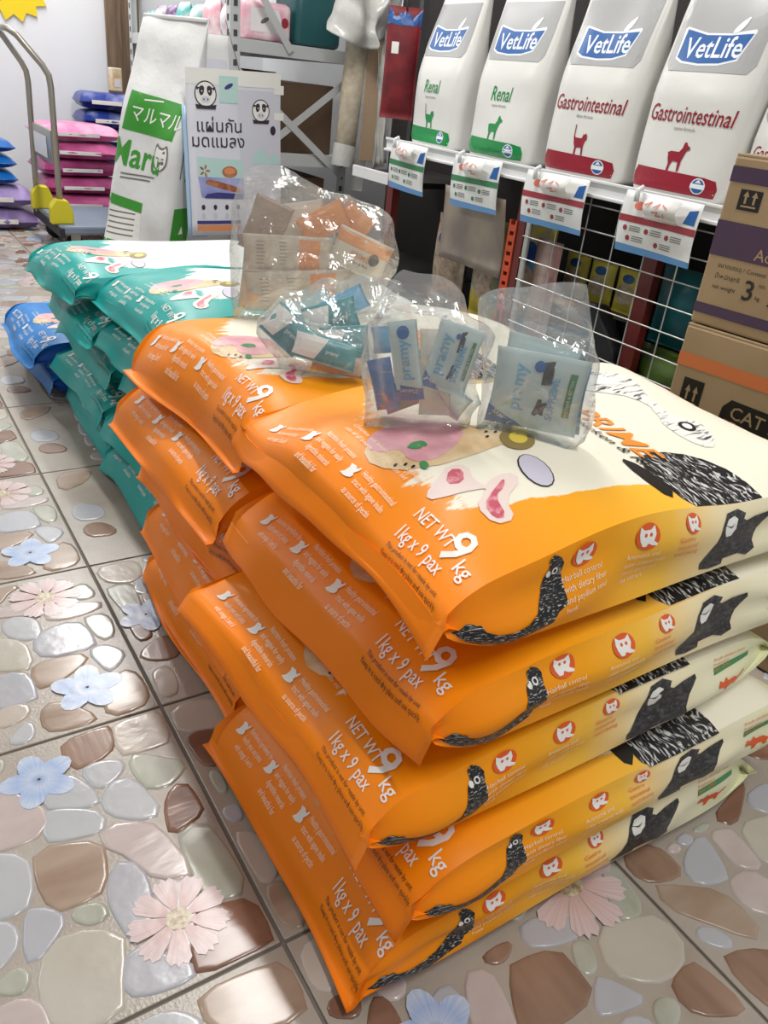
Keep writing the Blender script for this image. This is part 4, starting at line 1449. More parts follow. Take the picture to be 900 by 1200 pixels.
# ------------------------------------------------------------------ the shelf itself
M_red = mat('post_red', srgb(104, 32, 26), 0.4, var=0.2)
M_orange = mat('post_orange', srgb(196, 74, 34), 0.4, var=0.2)
M_shade = mat('shelf_shade_dark', srgb(40, 36, 34), 0.7, var=0.3)  # shade inside the shelf put into the colour of its boards
M_wire = mat('wire_grey', srgb(186, 186, 182), 0.35, metal=0.3, var=0.1)
Y0, Y1 = 0.345, -1.55
sh = empty('display_shelf', (SHX, 0, 0))
MB().box(0, 0.46, Y1, Y0, SHZ - 0.018, SHZ, bev=0.002).build('shelf_board', M_shelf, sh)
MB().box(-0.012, 0.0, Y1, Y0, SHZ - 0.030, SHZ + 0.006, bev=0.003).box(-0.020, -0.012, Y1, Y0, SHZ - 0.032, SHZ - 0.024, bev=0.002).box(-0.016, -0.010, Y1, Y0, SHZ + 0.000, SHZ + 0.008, bev=0.002).build('shelf_lip', M_shelf, sh)
MB().box(0, 0.46, Y1, Y0, 0.16, 0.18, bev=0.002).build('lower_board', M_shade, sh)
MB().box(0.46, 0.475, Y1, 1.06, 0.0, 1.6).build('shade_back_board', M_shade, sh)  # dark sheet added for the shade below the shelf and beside the rack
MB().box(0.10, 0.46, 0.36, 1.06, 0.16, 0.18, bev=0.002).build('lower_board', M_shade, sh)
MB().box(0.10, 0.46, 0.36, 0.72, 0.50, 0.52, bev=0.002).build('lower_board', M_shade, sh)
MB().box(0.088, 0.10, 0.36, 0.72, 0.494, 0.532, bev=0.002).build('shelf_lip', M_shelf, sh)
MB().box(0.44, 0.458, 0.36, 1.06, 0.003, 0.16).build('plinth', M_shade, sh)
for _y in (-0.345, -1.50, 0.32):
    p = MB()
    p.box(0.004, 0.030, _y - 0.018, _y + 0.018, 0.0, SHZ - 0.02)
    p.build('post', M_red, sh)
p = MB()
for k in range(9):
    p.box(0.000, 0.010, -0.327, -0.310, 0.27 + k * 0.027, 0.27 + k * 0.027 + 0.016)
p.box(0.000, 0.010, -0.310, -0.303, 0.10, 0.515)
p.box(0.000, 0.010, -0.334, -0.327, 0.10, 0.515)
p.build('slotted_bracket', M_orange, sh)
MB().box(0.050, 0.075, -0.785, -0.745, 0.18, SHZ - 0.02).build('post', M_red, sh)
MB().box(0.006, 0.016, -0.380, -0.366, 0.18, SHZ - 0.02).build('grid_frame', M_wire, sh)
tag(sh, 'white enamel display shelf with dark red posts carrying diet food bags', 'shelf')
# wire grid panel hanging under the shelf
gr = empty('wire_grid', (SHX - 0.004, 0, 0))
for k in range(9):
    y = -0.395 - k * 0.098
    MB().tube([(0, y, 0.19), (0, y, SHZ - 0.035)], 0.0018, 6).build('wire', M_wire, gr)
for k in range(8):
    z = 0.20 + k * 0.057
    MB().tube([(-0.003, -0.375, z), (-0.003, -1.25, z)], 0.0018, 6).build('wire', M_wire, gr)
tag(gr, 'grey wire grid panel below the white shelf', 'wire grid')

# hanging price cards
M_card = mat('card_white', srgb(232, 232, 230), 0.35, var=0.05)
M_cgreen = mat('card_green', srgb(58, 128, 82), 0.4)
M_cred = mat('card_red', srgb(158, 52, 62), 0.4)
M_cblue = mat('card_blue', srgb(104, 156, 210), 0.4)
M_note = mat('price_note', srgb(240, 238, 234), 0.5)
M_nred = mat('note_red_ink', srgb(226, 120, 100), 0.5)
CM = [M_card, M_cgreen, M_cred, M_cblue, M_nred, M_vtxt, M_vblue]
cards = [(0.180, 0.195, 0.138, 1, 0.02), (-0.165, 0.205, 0.135, 1, -0.02), (-0.490, 0.218, 0.126, 2, -0.01), (-0.828, 0.212, 0.130, 2, 0.0)]
for i, (yc, w, h, acc, tl) in enumerate(cards):
    c = empty('price_card', (SHX - 0.030, yc, SHZ + 0.004))
    c.rotation_euler = (tl, 0, 0)
    hw = w / 2

    def curve(s, z, bend=0.012):
        t = np.clip(-z / h, 0, 1)
        return np.stack([-bend * np.sin(pi * t) * 0.6 - 0.004 * np.cos(s * 22 + i), -s, z], -1)
    n1, n2 = 10, 9
    S_, Z_ = np.meshgrid(np.linspace(-hw, hw, n1), np.linspace(-h, 0, n2), indexing='ij')
    P = curve(S_.ravel(), Z_.ravel())
    Q = P + np.array([0.0012, 0, 0])
    nn = len(P)
    Fs = grid_faces(n1, n2, 0, False) + grid_faces(n1, n2, nn, True)
    for a in range(n1 - 1):
        for b in (0, n2 - 1):
            Fs.append((a * n2 + b, (a + 1) * n2 + b, (a + 1) * n2 + b + nn, a * n2 + b + nn))
    for b in range(n2 - 1):
        for a in (0, n1 - 1):
            Fs.append((a * n2 + b, a * n2 + b + 1, a * n2 + b + 1 + nn, a * n2 + b + nn))
    link('card_sheet', np.concatenate([P, Q]), Fs, M_card, c, True)
    pr = Print()
    pr.on('colour_bar').rect(-hw, -h * .50, hw, -h * .39, acc)
    pr.on('blue_strip').poly([(-hw, -h), (hw, -h), (hw, -h * .90), (-hw, -h * .87)], 3)
    pr.on('card_marks')
    for (a, b) in ((-.8, .60), (-.25, .60), (.3, .62), (-.7, .76), (.05, .78)):
        pr.poly(ellipse(a * hw, -h * b, .006, .006, 10), acc)
        for k in range(3):
            pr.rect(a * hw + .011, -h * b - .005 + k * .0045, a * hw + .042, -h * b - .003 + k * .0045, 5)
    pr.poly(ellipse(-.55 * hw, -h * .22, .016, .009, 12), 4, 1)
    pr.poly([(hw * .62, -h * .34), (hw * .92, -h * .34), (hw * .92, -h * .1), (hw * .70, -h * .14)], 6, 1)
    pr.build_parts(fd_surf(curve), CM, c, maxlen=0.03, off=0.0006)
    # hand-written price note clipped over the card
    no = MB()
    nz = 8
    vs = []
    for k in range(nz + 1):
        t = k / nz
        for s in (-.30, 0.55):
            vs.append((-0.012 - 0.016 * sin(pi * min(1, t * 1.1)), -s * hw, -0.004 - t * h * 0.36))
    no.add(vs, [(2 * k, 2 * k + 1, 2 * k + 3, 2 * k + 2) for k in range(nz)])
    o = no.build('price_note', M_note, c, True)
    sd = o.modifiers.new('thickness', 'SOLIDIFY')
    sd.thickness = 0.0006
    pn = Print().on('price_lettering')
    for (u0, v0, u1, v1) in ((-.24, .16, -.10, .10), (-.10, .10, -.16, .20), (-.02, .18, .10, .10), (.10, .10, .06, .20), (.16, .11, .30, .16), (-.06, .26, .10, .24), (.10, .24, .02, .31), (.02, .31, .16, .30), (.22, .24, .20, .32)):
        A_, B_ = np.array([u0 * hw * 1.1, -h * v0]), np.array([u1 * hw * 1.1, -h * v1])
        d_ = B_ - A_
        e_ = np.array([-d_[1], d_[0]]) / max(np.linalg.norm(d_), 1e-6) * 0.0011
        pn.poly([A_ - e_, B_ - e_, B_ + e_, A_ + e_], 4)

    def nsurf(p, h=h, hw=hw):
        t = np.clip((-p[:, 1] - 0.004) / (h * .36), 0, 1)
        return np.stack([-0.013 - 0.016 * np.sin(pi * np.minimum(1, t * 1.1)), -p[:, 0], p[:, 1]], 1), np.tile([-1., 0, 0], (len(p), 1))
    pn.build_parts(nsurf, CM, c, maxlen=0.01, off=0.0012)
    MB().tube([(-0.004, 0.6 * hw, 0.010), (-0.018, 0.6 * hw, 0.004), (-0.016, 0.6 * hw, -0.02)], 0.006, 8).build('clip', mat('clip_clear', srgb(225, 228, 230), 0.15), c, True)
    tag(c, ['white and green price card hanging below the Renal cat food bag', 'white and green price card hanging below the Renal dog food bag', 'white and red price card hanging below the Gastrointestinal cat food bag', 'white and red price card hanging below the Gastrointestinal dog food bag'][i], 'price card', 'price cards on the shelf lip')

# ------------------------------------------------------------------ goods below the shelf
def pouch_mesh(w, d, h, seed, ex=2.6, seal=0.10):
    """pillow pouch standing upright, flat crimped top and bottom; local -y front"""
    n1, n2 = 14, 16
    W_n = Waves(seed, 6, 12, 40)
    s = np.linspace(-1, 1, n1)
    t = np.linspace(0, 1, n2)
    S_, T_ = np.meshgrid(s, t, indexing='ij')
    b = d / 2 * np.clip(1 - np.abs(S_) ** ex, 0, 1) ** 0.6 * np.clip(np.sin(pi * np.clip((T_ - seal * .5) / (1 - seal), 0, 1)), 0, 1) ** 0.45
    cr = 0.03 * d * W_n(S_ * w, T_ * h)
    X = S_ * w / 2 * (1 - 0.05 * np.sin(pi * T_))
    Fr = np.stack([X, -b - 0.0008 + cr * (b > 0), T_ * h], -1).reshape(-1, 3)
    Bk = np.stack([X, b + 0.0008, T_ * h], -1).reshape(-1, 3)
    nn = len(Fr)
    Fs = grid_faces(n1, n2, 0, False) + grid_faces(n1, n2, nn, True)
    for a in range(n1 - 1):
        for q in (0, n2 - 1):
            Fs.append((a * n2 + q, (a + 1) * n2 + q, (a + 1) * n2 + q + nn, a * n2 + q + nn))
    for q in range(n2 - 1):
        for a in (0, n1 - 1):
            Fs.append((a * n2 + q, a * n2 + q + 1, a * n2 + q + 1 + nn, a * n2 + q + nn))
    U = np.stack([S_.ravel() * w / 2, T_.ravel() * h], 1)

    def front(x, z):
        sx, tz = np.clip(x / (w / 2), -1, 1), np.clip(z / h, 0, 1)
        bb = d / 2 * np.clip(1 - np.abs(sx) ** ex, 0, 1) ** 0.6 * np.clip(np.sin(pi * np.clip((tz - seal * .5) / (1 - seal), 0, 1)), 0, 1) ** 0.45
        return np.stack([x * (1 - 0.05 * np.sin(pi * tz)), -bb - 0.0008 + 0.03 * d * W_n(x * 2, z) * (bb > 0), z], -1)
    return np.concatenate([Fr, Bk]), Fs, np.concatenate([U, U]), front


M_yel = mat('pack_yellow', srgb(240, 222, 70), 0.3, col2=srgb(206, 190, 96), vscale=14)
M_ypic = mat('pack_picture', srgb(210, 196, 170), 0.35, col2=srgb(170, 140, 120), vscale=40)
M_pblue = mat('pack_blue', srgb(60, 120, 180), 0.3, col2=srgb(30, 60, 140), vscale=10)
M_black = mat('black_plastic', srgb(38, 38, 42), 0.35, var=0.3)
M_tealp = mat('teal_plastic', srgb(30, 110, 120), 0.35, col2=srgb(16, 60, 70), vscale=9)
M_greenp = mat('green_plastic', srgb(90, 120, 40), 0.4, col2=srgb(40, 60, 24), vscale=12)
M_kraft = mat('kraft_paper', srgb(166, 152, 136), 0.55, col2=srgb(140, 128, 122), vscale=10, bump=0.3, bscale=30)
M_redp = mat('red_fabric', srgb(140, 36, 44), 0.6, col2=srgb(96, 24, 32), vscale=16)
M_pinkp = mat('pink_film', srgb(236, 170, 186), 0.3, col2=srgb(250, 226, 230), vscale=16)
GM = [M_yel, M_ypic, M_pblue, M_white, M_pinkp, M_ink]


def pack(x, y, z, w, d, h, m, label, name='treat_pack', rz=0.0, seed=1, pr=None, cat='pack', group='packs below the shelf', tilt=0.0):
    V, F, U, fr = pouch_mesh(w, d, h, seed)
    o = link(name, V, F, m, None, True, U)
    if pr is not None:
        pr.build_parts(fd_surf(fr), GM, o, maxlen=0.03, off=0.0010)
    o.location = (x, y, z)
    o.rotation_euler = (tilt, 0, -pi / 2 + rz)
    tag(o, label, cat, group)
    return o


def treat_print(w, h):
    pr = Print()
    pr.on('picture_panel').poly(ellipse(0, h * .42, w * .36, h * .22, 14), 1, 1)
    pr.on('logo_plate').poly(ellipse(0, h * .74, w * .24, h * .09, 14), 2, 1)
    return pr


for k, y in enumerate((-0.405, -0.505, -0.605)):
    pack(1.47, y, 0.325, 0.092, 0.03, 0.115, M_yel, ['yellow treat pack standing on black tray, beside the red post', 'yellow treat pack standing between two other yellow packs on black tray', 'yellow treat pack on black tray, over the black carrier'][k], seed=400 + k, pr=treat_print(.092, .125))
# tray that carries the packs
MB().box(1.42, 1.55, -0.68, -0.36, 0.18, 0.324, bev=0.004).build('black_tray', M_black)
tag(bpy.data.objects['black_tray'], 'black plastic tray box under the yellow treat packs', 'box')
pack(1.40, -0.300, 0.181, 0.15, 0.06, 0.33, mat('pack_blue_yellow', srgb(90, 150, 200), 0.3, col2=srgb(232, 206, 70), vscale=7, lo=0.42, hi=0.58), 'tall blue and yellow food pack right behind the red post', name='food_pack', seed=411, pr=treat_print(.15, .33))
pack(1.40, -0.110, 0.181, 0.15, 0.06, 0.30, mat('pack_yellow_blue', srgb(226, 200, 70), 0.3, col2=srgb(80, 140, 190), vscale=7, lo=0.45, hi=0.6), 'tall yellow and blue food pack behind the kraft paper', name='food_pack', seed=412, pr=treat_print(.15, .33))
pack(1.42, 0.12, 0.181, 0.17, 0.07, 0.27, M_ypic, 'dull beige food pack in the dark under the shelf', name='food_pack', seed=413, pr=treat_print(.17, .27))
pack(1.42, -0.84, 0.30, 0.20, 0.08, 0.19, M_tealp, 'dark teal plastic bag behind the wire grid', name='plastic_bag', seed=414)
pack(1.40, -0.86, 0.181, 0.22, 0.09, 0.118, M_greenp, 'olive green plastic bag under the teal one', name='plastic_bag', seed=415)
pack(1.335, -0.42, 0.181, 0.10, 0.03, 0.30, mat('pack_striped', srgb(220, 210, 200), 0.35, col2=srgb(150, 60, 60), vscale=12, stretch=(1, 1, 0.2)), 'pale upright pack with dark red streaks behind the wire grid', name='food_pack', seed=416)
# black carrier leaning in front
bc = MB()
prof = [(-.125, 0), (.125, 0), (.12, .10), (.03, .185), (-.02, .19), (-.115, .09)]
vs = [(-.03, y, z) for y, z in prof] + [(.03, y * .9, z * .95) for y, z in prof]
n = len(prof)
bc.add(vs, [tuple(range(n)), tuple(range(n, 2 * n))[::-1]] + [(i, n + i, n + (i + 1) % n, (i + 1) % n) for i in range(n)])
o = bc.build('black_carrier', M_black)
bv = o.modifiers.new('bevel', 'BEVEL')
bv.width = 0.008
bv.segments = 2
o.location = (1.345, -0.62, 0.181)
tag(o, 'black fabric pet carrier with pointed top behind the wire grid', 'carrier')
# kraft paper hanging under the second card
n1, n2 = 10, 10
S_, Z_ = np.meshgrid(np.linspace(-.14, .14, n1), np.linspace(-.21, 0, n2), indexing='ij')
wv = Waves(77, 6, 10, 40)
P = np.stack([0.004 * wv(S_, Z_) + 0.02 * np.sin(-Z_ * 9), -S_ * (1 - Z_ * 0.4), Z_], -1).reshape(-1, 3)
o = link('kraft_sheet', P, grid_faces(n1, n2), M_kraft, None, True)
o.modifiers.new('thickness', 'SOLIDIFY').thickness = 0.002
o.location = (1.272, -0.135, 0.560)
tag(o, 'greyish kraft paper sheet hanging under a green price card', 'paper')
# ------------------------------------------------------------------ clear bags of sample sachets on the sacks
def clear_film(name='clear_film', haze_glint=0.24, k=1.7):
    m = bpy.data.materials.new(name)
    m.use_nodes = True
    N, Lk = nt(m)
    N.remove(N['Principled BSDF'])
    out = N['Material Output']
    tr = N.new('ShaderNodeBsdfTransparent')
    tr.inputs[0].default_value = (0.985, 0.99, 0.99, 1)
    gl = N.new('ShaderNodeBsdfGlossy')
    gl.inputs['Roughness'].default_value = 0.14
    df = N.new('ShaderNodeBsdfDiffuse')
    df.inputs[0].default_value = (0.86, 0.88, 0.89, 1)
    tl = N.new('ShaderNodeBsdfTranslucent')
    tl.inputs[0].default_value = (0.86, 0.88, 0.89, 1)
    hz = N.new('ShaderNodeMixShader')
    hz.inputs[0].default_value = 0.5
    Lk.new(df.outputs[0], hz.inputs[1])
    Lk.new(tl.outputs[0], hz.inputs[2])
    tc = N.new('ShaderNodeTexCoord')
    nz = N.new('ShaderNodeTexNoise')
    nz.inputs['Scale'].default_value = 34
    nz.inputs['Detail'].default_value = 3
    nz.inputs['Distortion'].default_value = 1.4
    Lk.new(tc.outputs['Object'], nz.inputs['Vector'])
    bp = N.new('ShaderNodeBump')
    bp.inputs['Strength'].default_value = 0.55
    bp.inputs['Distance'].default_value = 0.006
    Lk.new(nz.outputs['Fac'], bp.inputs['Height'])
    bp2 = N.new('ShaderNodeBump')
    bp2.inputs['Strength'].default_value = 0.6
    bp2.inputs['Distance'].default_value = 0.006
    Lk.new(bp.outputs[0], bp2.inputs['Normal'])
    Lk.new(bp2.outputs[0], gl.inputs['Normal'])
    lw = N.new('ShaderNodeLayerWeight')
    lw.inputs['Blend'].default_value = 0.30
    Lk.new(bp2.outputs[0], lw.inputs['Normal'])
    # milky film haze, plus white streaks painted as glints on its creases
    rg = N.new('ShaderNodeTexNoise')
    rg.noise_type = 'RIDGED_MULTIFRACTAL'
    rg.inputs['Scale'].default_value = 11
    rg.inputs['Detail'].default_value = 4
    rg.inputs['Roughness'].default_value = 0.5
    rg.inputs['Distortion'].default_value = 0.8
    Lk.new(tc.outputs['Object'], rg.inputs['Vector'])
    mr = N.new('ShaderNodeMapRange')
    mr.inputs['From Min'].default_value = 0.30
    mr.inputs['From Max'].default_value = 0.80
    mr.inputs['To Min'].default_value = haze_glint * 0.6
    mr.inputs['To Max'].default_value = haze_glint * 4.0
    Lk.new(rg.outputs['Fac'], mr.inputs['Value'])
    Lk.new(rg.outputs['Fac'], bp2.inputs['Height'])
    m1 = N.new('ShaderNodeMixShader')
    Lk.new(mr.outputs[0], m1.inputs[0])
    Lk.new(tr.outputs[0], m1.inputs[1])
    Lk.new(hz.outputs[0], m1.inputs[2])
    fr = N.new('ShaderNodeMapRange')
    fr.inputs['From Min'].default_value = 0.0
    fr.inputs['From Max'].default_value = 1.0
    fr.inputs['To Min'].default_value = 0.07 * k
    fr.inputs['To Max'].default_value = 0.55 * k
    Lk.new(lw.outputs['Facing'], fr.inputs['Value'])
    m2 = N.new('ShaderNodeMixShader')
    Lk.new(fr.outputs[0], m2.inputs[0])
    Lk.new(m1.outputs[0], m2.inputs[1])
    Lk.new(gl.outputs[0], m2.inputs[2])
    Lk.new(m2.outputs[0], out.inputs[0])
    return m


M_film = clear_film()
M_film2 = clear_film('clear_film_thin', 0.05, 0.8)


from mathutils.bvhtree import BVHTree


def _tree(names):
    vs, fs = [], []
    for n in names:
        o = bpy.data.objects[n]
        mw = Matrix.Translation(o.location) @ o.rotation_euler.to_matrix().to_4x4()
        k = len(vs)
        vs += [mw @ v.co for v in o.data.vertices]
        fs += [[i + k for i in p.vertices] for p in o.data.polygons]
    return BVHTree.FromPolygons(vs, fs)


SACKTOP = _tree(['cat_food_sack.004', 'cat_food_sack.009', 'cat_food_sack.014'])   # the sacks on top of their stacks


def sack_height(x, y):
    h = SACKTOP.ray_cast(Vector((x, y, 1.0)), Vector((0, 0, -1)))
    return h[0].z if h[0] is not None else -1.0


class Facing:
    """plane through the point where a bag stands on the sacks, turned to the viewer's side of the stack; tilt leans it back"""

    def __init__(self, px, py, turn=0.0, tilt=0.0, clear=0.0034):
        self.clear = clear
        d = CF + CR * (px - 450) / FPX + CU * (600 - py) / FPX
        h = SACKTOP.ray_cast(Vector(CAM), Vector(d))
        self.b = np.array(h[0])
        d = CAM[:2] - self.b[:2]
        a = math.atan2(d[1], d[0]) + turn
        nh = np.array([cos(a), sin(a), 0.0])
        up = np.array([0, 0, 1.0])
        self.r = np.array([-sin(a), cos(a), 0.0])
        if self.r @ CR < 0:
            self.r = -self.r
        self.n = cos(tilt) * nh + sin(tilt) * up
        self.u = cos(tilt) * up - sin(tilt) * nh

    def sz(self, px, py, dep=0.0):
        """plane coordinates (right, up) of a pixel on the plane moved dep towards the viewer"""
        d = CF + CR * (px - 450) / FPX + CU * (600 - py) / FPX
        o = self.b + self.n * dep
        k = ((o - CAM) @ self.n) / (d @ self.n)
        p = CAM + k * d - o
        return np.array([p @ self.r, p @ self.u])

    def pt(self, s, z, dep):
        return self.b + self.r * s + self.u * z + self.n * dep

    def lift(self, s, z, dep):
        """how far above the sack a point of the plane is (gaps between sacks count as 2 cm below the base)"""
        p = self.pt(s, z, dep)
        return p[2] - max(sack_height(p[0], p[1]), self.b[2] - 0.02)


def clear_bag(fc, outline, depth, label, seed, crump=1.0, name='clear_bag', m=None, inside=None):
    """film shell: the outline widened where the contents need it, draped over them and resting on the sacks"""
    P = np.array([fc.sz(*p) for p in outline])
    P = resample(P, 84)
    c = P.mean(0)
    C = inside                       # contents: [n,3] right, up, towards the viewer
    # widen
    ang = np.arctan2(P[:, 1] - c[1], P[:, 0] - c[0])
    rad = np.linalg.norm(P - c, axis=1)
    ca = np.arctan2(C[:, 1] - c[1], C[:, 0] - c[0])
    cr_ = np.linalg.norm(C[:, :2] - c, axis=1)
    need = np.zeros(len(P))
    for i in range(len(P)):
        da = np.abs((ca - ang[i] + pi) % (2 * pi) - pi)
        k = da < np.maximum(0.10, 0.006 / np.maximum(rad[i], 0.01))
        if k.any():
            need[i] = cr_[k].max() + 0.005
    new = np.maximum(rad, need)
    for _ in range(3):
        new = np.maximum((np.roll(new, 1) + 2 * new + np.roll(new, -1)) / 4, np.maximum(rad * 0.98, need))
    P = c + (P - c) * (new / rad)[:, None]
    for i in range(len(P)):
        l = fc.lift(P[i, 0], P[i, 1], 0.0)
        if l < 0.012 and P[i, 1] < c[1]:
            P[i, 1] -= (l - 0.0004) / fc.u[2]
    hmax = P[:, 1].max()
    nA, nR = len(P), 24
    w1, w2 = Waves(seed, 9, 24, 90), Waves(seed + 3, 9, 40, 160)
    V, F = [], []
    for side in (1, -1):
        Q, D = [], []
        for i in range(nR + 1):
            rr = (i / nR) ** 0.8
            q = c + (P - c) * rr
            prof = depth * (1 - rr ** 3.2) ** 0.5 * (1 - 0.6 * np.clip(q[:, 1] / hmax, 0, 1) ** 2.5)
            cr = crump * (0.0038 * w1.ridge(q[:, 0] + side, q[:, 1]) + 0.0022 * w2.ridge(q[:, 0], q[:, 1] + side))
            dd = (prof + cr * (1 - 0.7 * rr ** 6) * (1 + 0.8 * q[:, 1] / hmax)) * (1 - rr ** 12) + side * crump * 0.004 * w1(q[:, 0] * .5, q[:, 1] * .5) * rr ** 4
            q = np.stack([q[:, 0] + crump * 0.0012 * w2(q[:, 0], q[:, 1]), q[:, 1]], 1)
            Q.append(q)
            D.append(dd)
        Q, D = np.array(Q), np.array(D)
        flat = Q.reshape(-1, 2)
        req = np.full(len(flat), -1.0)
        near = np.full(len(flat), -1.0)
        for k in range(0, len(flat), 200):
            dist = np.linalg.norm(flat[k:k + 200, None] - C[None, :, :2], axis=2)
            val = np.where(dist < 0.013, side * C[None, :, 2] + 0.0022, -1.0)
            req[k:k + 200] = val.max(1)
            near[k:k + 200] = np.where(dist < 0.0075, side * C[None, :, 2] + 0.0022, -1.0).max(1)
        req, near = req.reshape(D.shape), near.reshape(D.shape)
        X = np.maximum(D, req)
        for _ in range(4):
            Y = X.copy()
            Y[1:-1] = (X[1:-1] * 2 + X[:-2] + X[2:] + np.roll(X, 1, 1)[1:-1] + np.roll(X, -1, 1)[1:-1]) / 6
            X = np.maximum(Y, near)
        X = np.maximum(X, near)
        X[0] = X[0].max()
        if side > 0:
            rim = X[-1].copy()
        else:
            X[-1] = -rim              # both sheets meet along the rim
        V.append(np.stack([Q[..., 0], Q[..., 1], side * X], -1).reshape(-1, 3))
    V = np.concatenate(V)
    nn = (nR + 1) * nA
    for s in (0, 1):
        for i in range(nR):
            for j in range(nA):
                k = (j + 1) % nA
                f = (s * nn + i * nA + j, s * nn + (i + 1) * nA + j, s * nn + (i + 1) * nA + k, s * nn + i * nA + k)
                F.append(f if s == 0 else f[::-1])
    for i in range(len(V)):
        l = fc.lift(*V[i])
        if l < 0.0002:
            V[i, 1] += (0.0002 - l) / fc.u[2]
    W = V[:, :1] * fc.r + V[:, 1:2] * fc.u + V[:, 2:3] * fc.n
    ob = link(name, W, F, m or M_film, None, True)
    ob.location = fc.b
    tag(ob, label, 'plastic bag', 'clear bags of sachets on the sacks')
    return ob


M_mint = mat('sachet_mint', srgb(214, 232, 228), 0.3, var=0.1, vscale=20)
M_sky = mat('sachet_sky', srgb(120, 188, 226), 0.3, var=0.15, vscale=20)
M_royal = mat('sachet_royal', srgb(30, 104, 178), 0.3, var=0.15, vscale=20)
M_scream = mat('sachet_cream', srgb(232, 222, 202), 0.35, var=0.12, vscale=20)
M_sora = mat('sachet_orange', srgb(236, 158, 92), 0.32, var=0.15, vscale=20)
M_skraft = mat('sachet_back', srgb(224, 212, 192), 0.4, col2=srgb(204, 188, 166), vscale=60)
M_steal = mat('sachet_teal', srgb(70, 168, 172), 0.3, col2=srgb(40, 120, 130), vscale=14)
M_sbrown = mat('sachet_brown', srgb(186, 160, 136), 0.35, col2=srgb(156, 128, 104), vscale=20)
SM = [M_mint, M_sky, M_royal, M_scream, M_sora, M_skraft, M_steal, M_sbrown, M_white, M_ink, M_wool, M_green, M_vtxt if 'M_vtxt' in globals() else M_ink]


def sachet_print(design, w, h):
    pr = Print()
    if design == 'blue':
        pr.on('blue_band').poly([(-w * .5, h * .0), (-w * .5, h * .24), (-w * .05, h * .0)], 2, 1)
        pr.on('sample_lettering').text('SAMPLE', h * .085, (-w * .44, h * .15), 8, -0.55, layer=3, bold=.01)
        pr.on('name_lettering').text('pramy', h * .24, (-w * .16, h * .24), 1, pi / 2, layer=2, bold=.012)
        pr.text('SUPREME', h * .14, (w * .22, h * .18), 1, pi / 2, layer=3, bold=.01)
        pr.on('picture_panel').poly([(w * .03, h * .62), (w * .02, h * .90), (w * .13, h * .93), (w * .15, h * .64)], 10, 1)
        pr.on('hen_print').poly(fit(SHEEP, w * -.01, h * .20, w * .15, h * .24), 10, 1)
        pr.on('green_bar').rect(w * .32, h * .25, w * .40, h * .82, 11, 1)
        pr.on('kitten_lettering').text('MOTHER & KITTEN', h * .055, (w * .375, h * .27), 8, pi / 2, layer=3)
        pr.on('round_mark').poly(ellipse(-w * .02, h * .84, w * .06, w * .06, 14), 2, 2)
    elif design == 'bluestrip':
        pr.on('name_lettering').text('pramy', h * .20, (w * .12, h * .28), 1, pi / 2, layer=2, bold=.012)
        pr.on('round_mark').poly(ellipse(0, h * .86, w * .22, w * .22, 14), 2, 1)
        pr.on('blue_band').poly([(-w * .5, 0), (w * .5, 0), (w * .5, h * .14), (-w * .5, h * .24)], 2, 1)
        pr.on('sample_lettering').text('SAMPLE', h * .07, (-w * .36, h * .13), 8, -0.15, layer=3)
    elif design == 'orange':
        pr.on('orange_band').rect(-w * .5, h * .62, w * .5, h * .92, 4, 1)
        pr.on('name_lettering').text('PRIME', h * .22, (0, h * .36), 4, 0, align='c', layer=2, bold=.012)
        pr.text('Chicken & Rice', h * .10, (0, h * .22), 9, 0, align='c', layer=2)
        pr.on('picture_panel').poly(ellipse(w * .25, h * .5, w * .10, h * .16, 12), 10, 2)
    elif design == 'back':
        pr.on('table_panel').rect(-w * .38, h * .12, -w * .16, h * .88, 5, 1)
        pr.on('orange_panel').rect(w * .12, h * .10, w * .36, h * .90, 4, 1)
        pr.on('fine_lettering')
        for k in range(7):
            pr.text('ingredients chicken rice', h * .055, (-w * .36, h * (.80 - k * .095)), 9, 0, layer=2, sx=.45)
            pr.text('analysis protein fat', h * .055, (-w * .10, h * (.80 - k * .095)), 9, 0, layer=2, sx=.5)
    elif design == 'teal':
        pr.on('white_panel').poly([(-w * .5, h * .1), (-w * .15, h * .1), (0, h * .9), (-w * .5, h * .9)], 8, 1)
        pr.on('name_lettering').text('pramy', h * .2, (w * .0, h * .4), 8, 0, layer=2, bold=.01)
    return pr


SACHET_MAT = {'blue': M_mint, 'bluestrip': M_mint, 'sky': M_sky, 'royal': M_royal, 'orange': M_scream, 'back': M_skraft, 'teal': M_steal, 'brown': M_sbrown, 'mint': M_mint, 'cream': M_scream, 'ora': M_sora}
THK, GAP = 0.009, 0.0104


def rect(c, w, h, rot):
    x, y = np.array([cos(rot), -sin(rot)]) * w / 2, np.array([sin(rot), cos(rot)]) * h / 2
    return np.array([c - x - y, c + x - y, c + x + y, c - x + y])


def crossing(A, B):
    for R in (A, B):
        for i in range(2):
            e = R[i + 1] - R[i]
            e = e / np.linalg.norm(e)
            a, b = A @ e, B @ e
            if a.max() < b.min() + 0.001 or b.max() < a.min() + 0.001:
                return False
    return True


